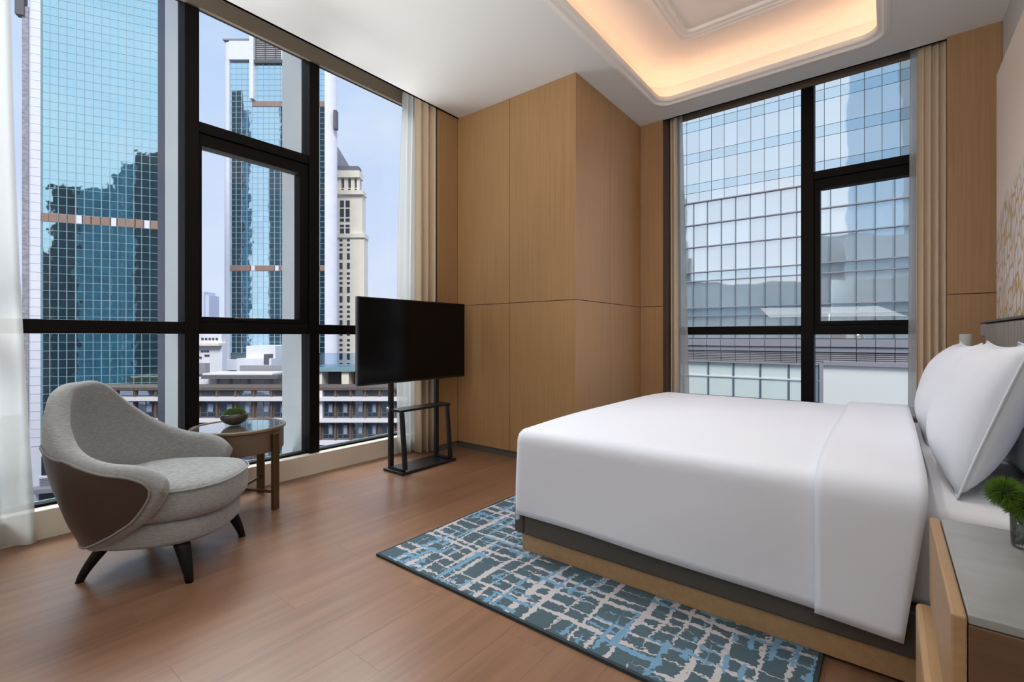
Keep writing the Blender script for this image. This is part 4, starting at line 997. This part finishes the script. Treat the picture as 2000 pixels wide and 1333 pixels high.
Lo.pxpart('white_pier', 'bandw', tl, 619.5, 630, 763, 817, -.3, .2)
# roof terrace: wall, canopy on posts, pavilion with a glass balustrade
Tr = Facade(470, 83, 1e6)
tr = building('roof_terrace', 'white roof terrace with a flat canopy above the brown office block', Tr, 'terrace')
for k in range(8): Tr.pxpart('wall_panel', 'bandw', tr, 375 + k * 24, 398.4 + k * 24, 737, 775, -.6, 0)
Tr.pxpart('canopy', 'bandw', tr, 412, 545, 728, 731, -3, 2.3); Tr.pxpart('canopy_fascia', 'darkgrey', tr, 410, 556, 731.5, 738.5, -3, 2.35)
for x in (428, 453, 488, 532): Tr.pxpart('post', 'mid', tr, x, x + 1.5, 739, 760, -.9, .8)
Tr.pxpart('back_wall', 'mid', tr, 436, 560, 718, 730, -6, -5)
Pv = Facade(650, 84, 1e6)
pv = building('pavilion', 'glazed roof pavilion with pale piers left of the television', Pv, 'pavilion')
Pv.pxpart('roof_slab', 'ledge', pv, 600, 730, 717, 726, -8, .5)
Pv.pxpart('dark_back', 'darkgrey', pv, 600, 730, 726, 775, -8, -3)
for x0, x1 in ((617, 629), (667, 681), (694, 706)): Pv.pxpart('pier', 'cream', pv, x0, x1, 726, 775, -2.9, 0)
M['balus'] = see_through('balustrade_glass', True, (0.78, 0.86, 0.95), .9)
for k in range(4): Pv.pxpart('glass_balustrade', 'balus', pv, 600 + k * 30, 629.4 + k * 30, 690, 717, -.3, -.22)
# white apartment block and a hazy tower behind
Wb = Facade(410, 100, 1e6)
wb = building('white_block', 'white apartment block with small dark windows at the foot of the distant glass tower', Wb)
Wb.pxpart('body', 'towerw', wb, 350, 434, 676, 800, -1.5, 0); Wb.pxpart('upper_floor', 'towerw', wb, 350, 430, 652, 671, -2, -.5)
Wb.pxpart('balcony', 'cream', wb, 372, 434, 671, 675.5, -2, 1.2)
for y0, y1, xs in ((660.5, 664.5, (391, 398, 405, 412, 419)), (684.5, 688.5, (393, 398.5, 404)), (693, 697, (400, 405)), (697, 701, (385, 390))):
    for x in xs: piece('window', 'winglass', wb, Wb, Wb.u(x), Wb.u(x + 4.4), Wb.z(410, y1), Wb.z(410, y0), -.45 if y0 < 670 else 0, -.35 if y0 < 670 else .1)
Wb.pxpart('side_wing', 'mid', wb, 384, 410, 709, 730, 0, 1.5)
Hz = Facade(395, 260, 1e6)
hz = building('distant_tower', 'faint hazy tower low on the horizon beside the main mullion', Hz)
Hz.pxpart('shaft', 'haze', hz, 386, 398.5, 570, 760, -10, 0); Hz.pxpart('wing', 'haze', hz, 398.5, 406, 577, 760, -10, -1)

# ---- office building opposite the far window
E = Facade(1450, 46, -285)
te = building('glass_office', 'pale reflective glass office building filling the far window', E)
RC = 1439.5
up_px = [1318, 1341, 1365.3, 1389.2, 1414.2, 1439.5, 1466.2, 1492.6, 1521.2, 1550.4, 1580, 1610, 1641.7, 1688.4, 1722.8, 1758.6, 1796, 1834]
lo_px = [1328, 1354.8, 1381.4, 1408.7, 1436.6, 1465.2, 1494.8, 1525.1, 1555.9, 1588, 1622.2, 1672.6, 1709.7, 1748, 1788, 1830]
uu, lu = [E.u(p) for p in up_px], [E.u(p) for p in lo_px]
ur = [383.5, 362.7, 344.8, 300.8, 281.5, 236, 217, 172, 153.5, 108.5, 90, 45, 26.5, -18, -37, -82]
lr = [662, 638, 616, 599.7, 545, 526.8, 475.2, 429.5, 383.5]
uz_, lz = [E.z(RC, y) for y in ur], [E.z(RC, y) for y in lr]
E.part('core_wall', 'bard', te, uu[0] - 3, uu[-1] + 6, GROUND, uz_[-1], -18, -.22)
for r in range(len(uz_) - 1):
    spd = r in (1, 3, 5, 7, 9, 11, 13) and (uz_[r + 1] - uz_[r]) < 1.6
    for c in range(len(uu) - 1):
        piece('spandrel_pane' if spd else 'pane', 'spandrel' if spd else 'pale', te, E, uu[c] + .022, uu[c + 1] - .022, uz_[r] + .022, uz_[r + 1] - .022, -.2, -.08, .001)
for r in range(len(lz) - 1):
    spd = r in (2, 4)
    for c in range(len(lu) - 1):
        piece('spandrel_pane' if spd else 'pane', 'spandrel' if spd else 'pale', te, E, lu[c] + .035, lu[c + 1] - .035, lz[r] + .05, lz[r + 1] - .05, -.2, -.08, .001)
for z in lz[1:]: piece('ledge', 'mid', te, E, lu[0], lu[-1], z - .045, z + .045, -.2, .14)
for u in lu: piece('mullion', 'bard', te, E, u - .03, u + .03, lz[0], lz[-1], -.2, .03)
# grey bands with louvres under the glass
for i, (y0, y1) in enumerate(((662, 676), (677, 685))):
    for c in range(len(lu) - 1): piece('band_panel', 'mid', te, E, lu[c] + .02, lu[c + 1] - .02, E.z(RC, y1) + .01, E.z(RC, y0) - .01, -.2, .35 - .12 * i)
E.part('louvre_back', 'darkgrey', te, lu[0], lu[-1], E.z(RC, 706), E.z(RC, 685), -.2, -.02)
for k in range(6):
    zt = E.z(RC, 686.6 + k * 3.3)
    for c in range(len(lu) - 1): piece('louvre', 'louv', te, E, lu[c] + .03, lu[c + 1] - .03, zt - .10, zt, -.01, .12)
E.part('lower_beam', 'louv', te, lu[0], lu[-1], E.z(RC, 709), E.z(RC, 706), -.2, .3)
pw = [1290, 1336, 1384, 1433, 1485.5, 1541, 1600]
for a_, b_ in zip(pw[:-1], pw[1:]):
    for y0, y1 in ((709, 735.5), (738, 775), (777, 815), (817, 860)): piece('pane', 'milk', te, E, E.u(a_) + .07, E.u(b_) - .07, E.z(RC, y1), E.z(RC, y0), -.1, 0)
for x in pw: piece('mullion', 'bard', te, E, E.u(x) - .07, E.u(x) + .07, E.z(RC, 860), E.z(RC, 709), -.12, .06)
piece('rail', 'bandw', te, E, E.u(1290), E.u(1600), E.z(RC, 738), E.z(RC, 735.5), -.12, .1)
E.pxpart('board_frame', 'mid', te, 1601, 1608.5, 709, 880, -.1, .5); E.pxpart('board_frame', 'mid', te, 1608.5, 1850, 709, 717, -.1, .5)
E.pxpart('blank_board', 'blank', te, 1608.5, 1850, 717, 900, -.1, .25)
reflected('tower_block', E, [(1655, 1763, 40, 112, 'reflblue', 'tall blue tower mirrored in the pale office glass across from the bed'),
    (1763.5, 1880, 40, 112, 'refldark', 'tall slate grey tower mirrored in the pale office glass beside the pleated drape'),
    (1597, 1654.5, 462, 112, 'reflgrey', 'narrow low grey block mirrored in the pale office glass next to the mullion'),
    (1655, 1880, 458, 96, 'reflgrey', 'wide low grey block mirrored in the pale office glass in front of the blue tower'),
    (1335, 1596, 552, 112, 'reflgrey', 'long low grey block mirrored in the pale office glass above the louvres')], 14)
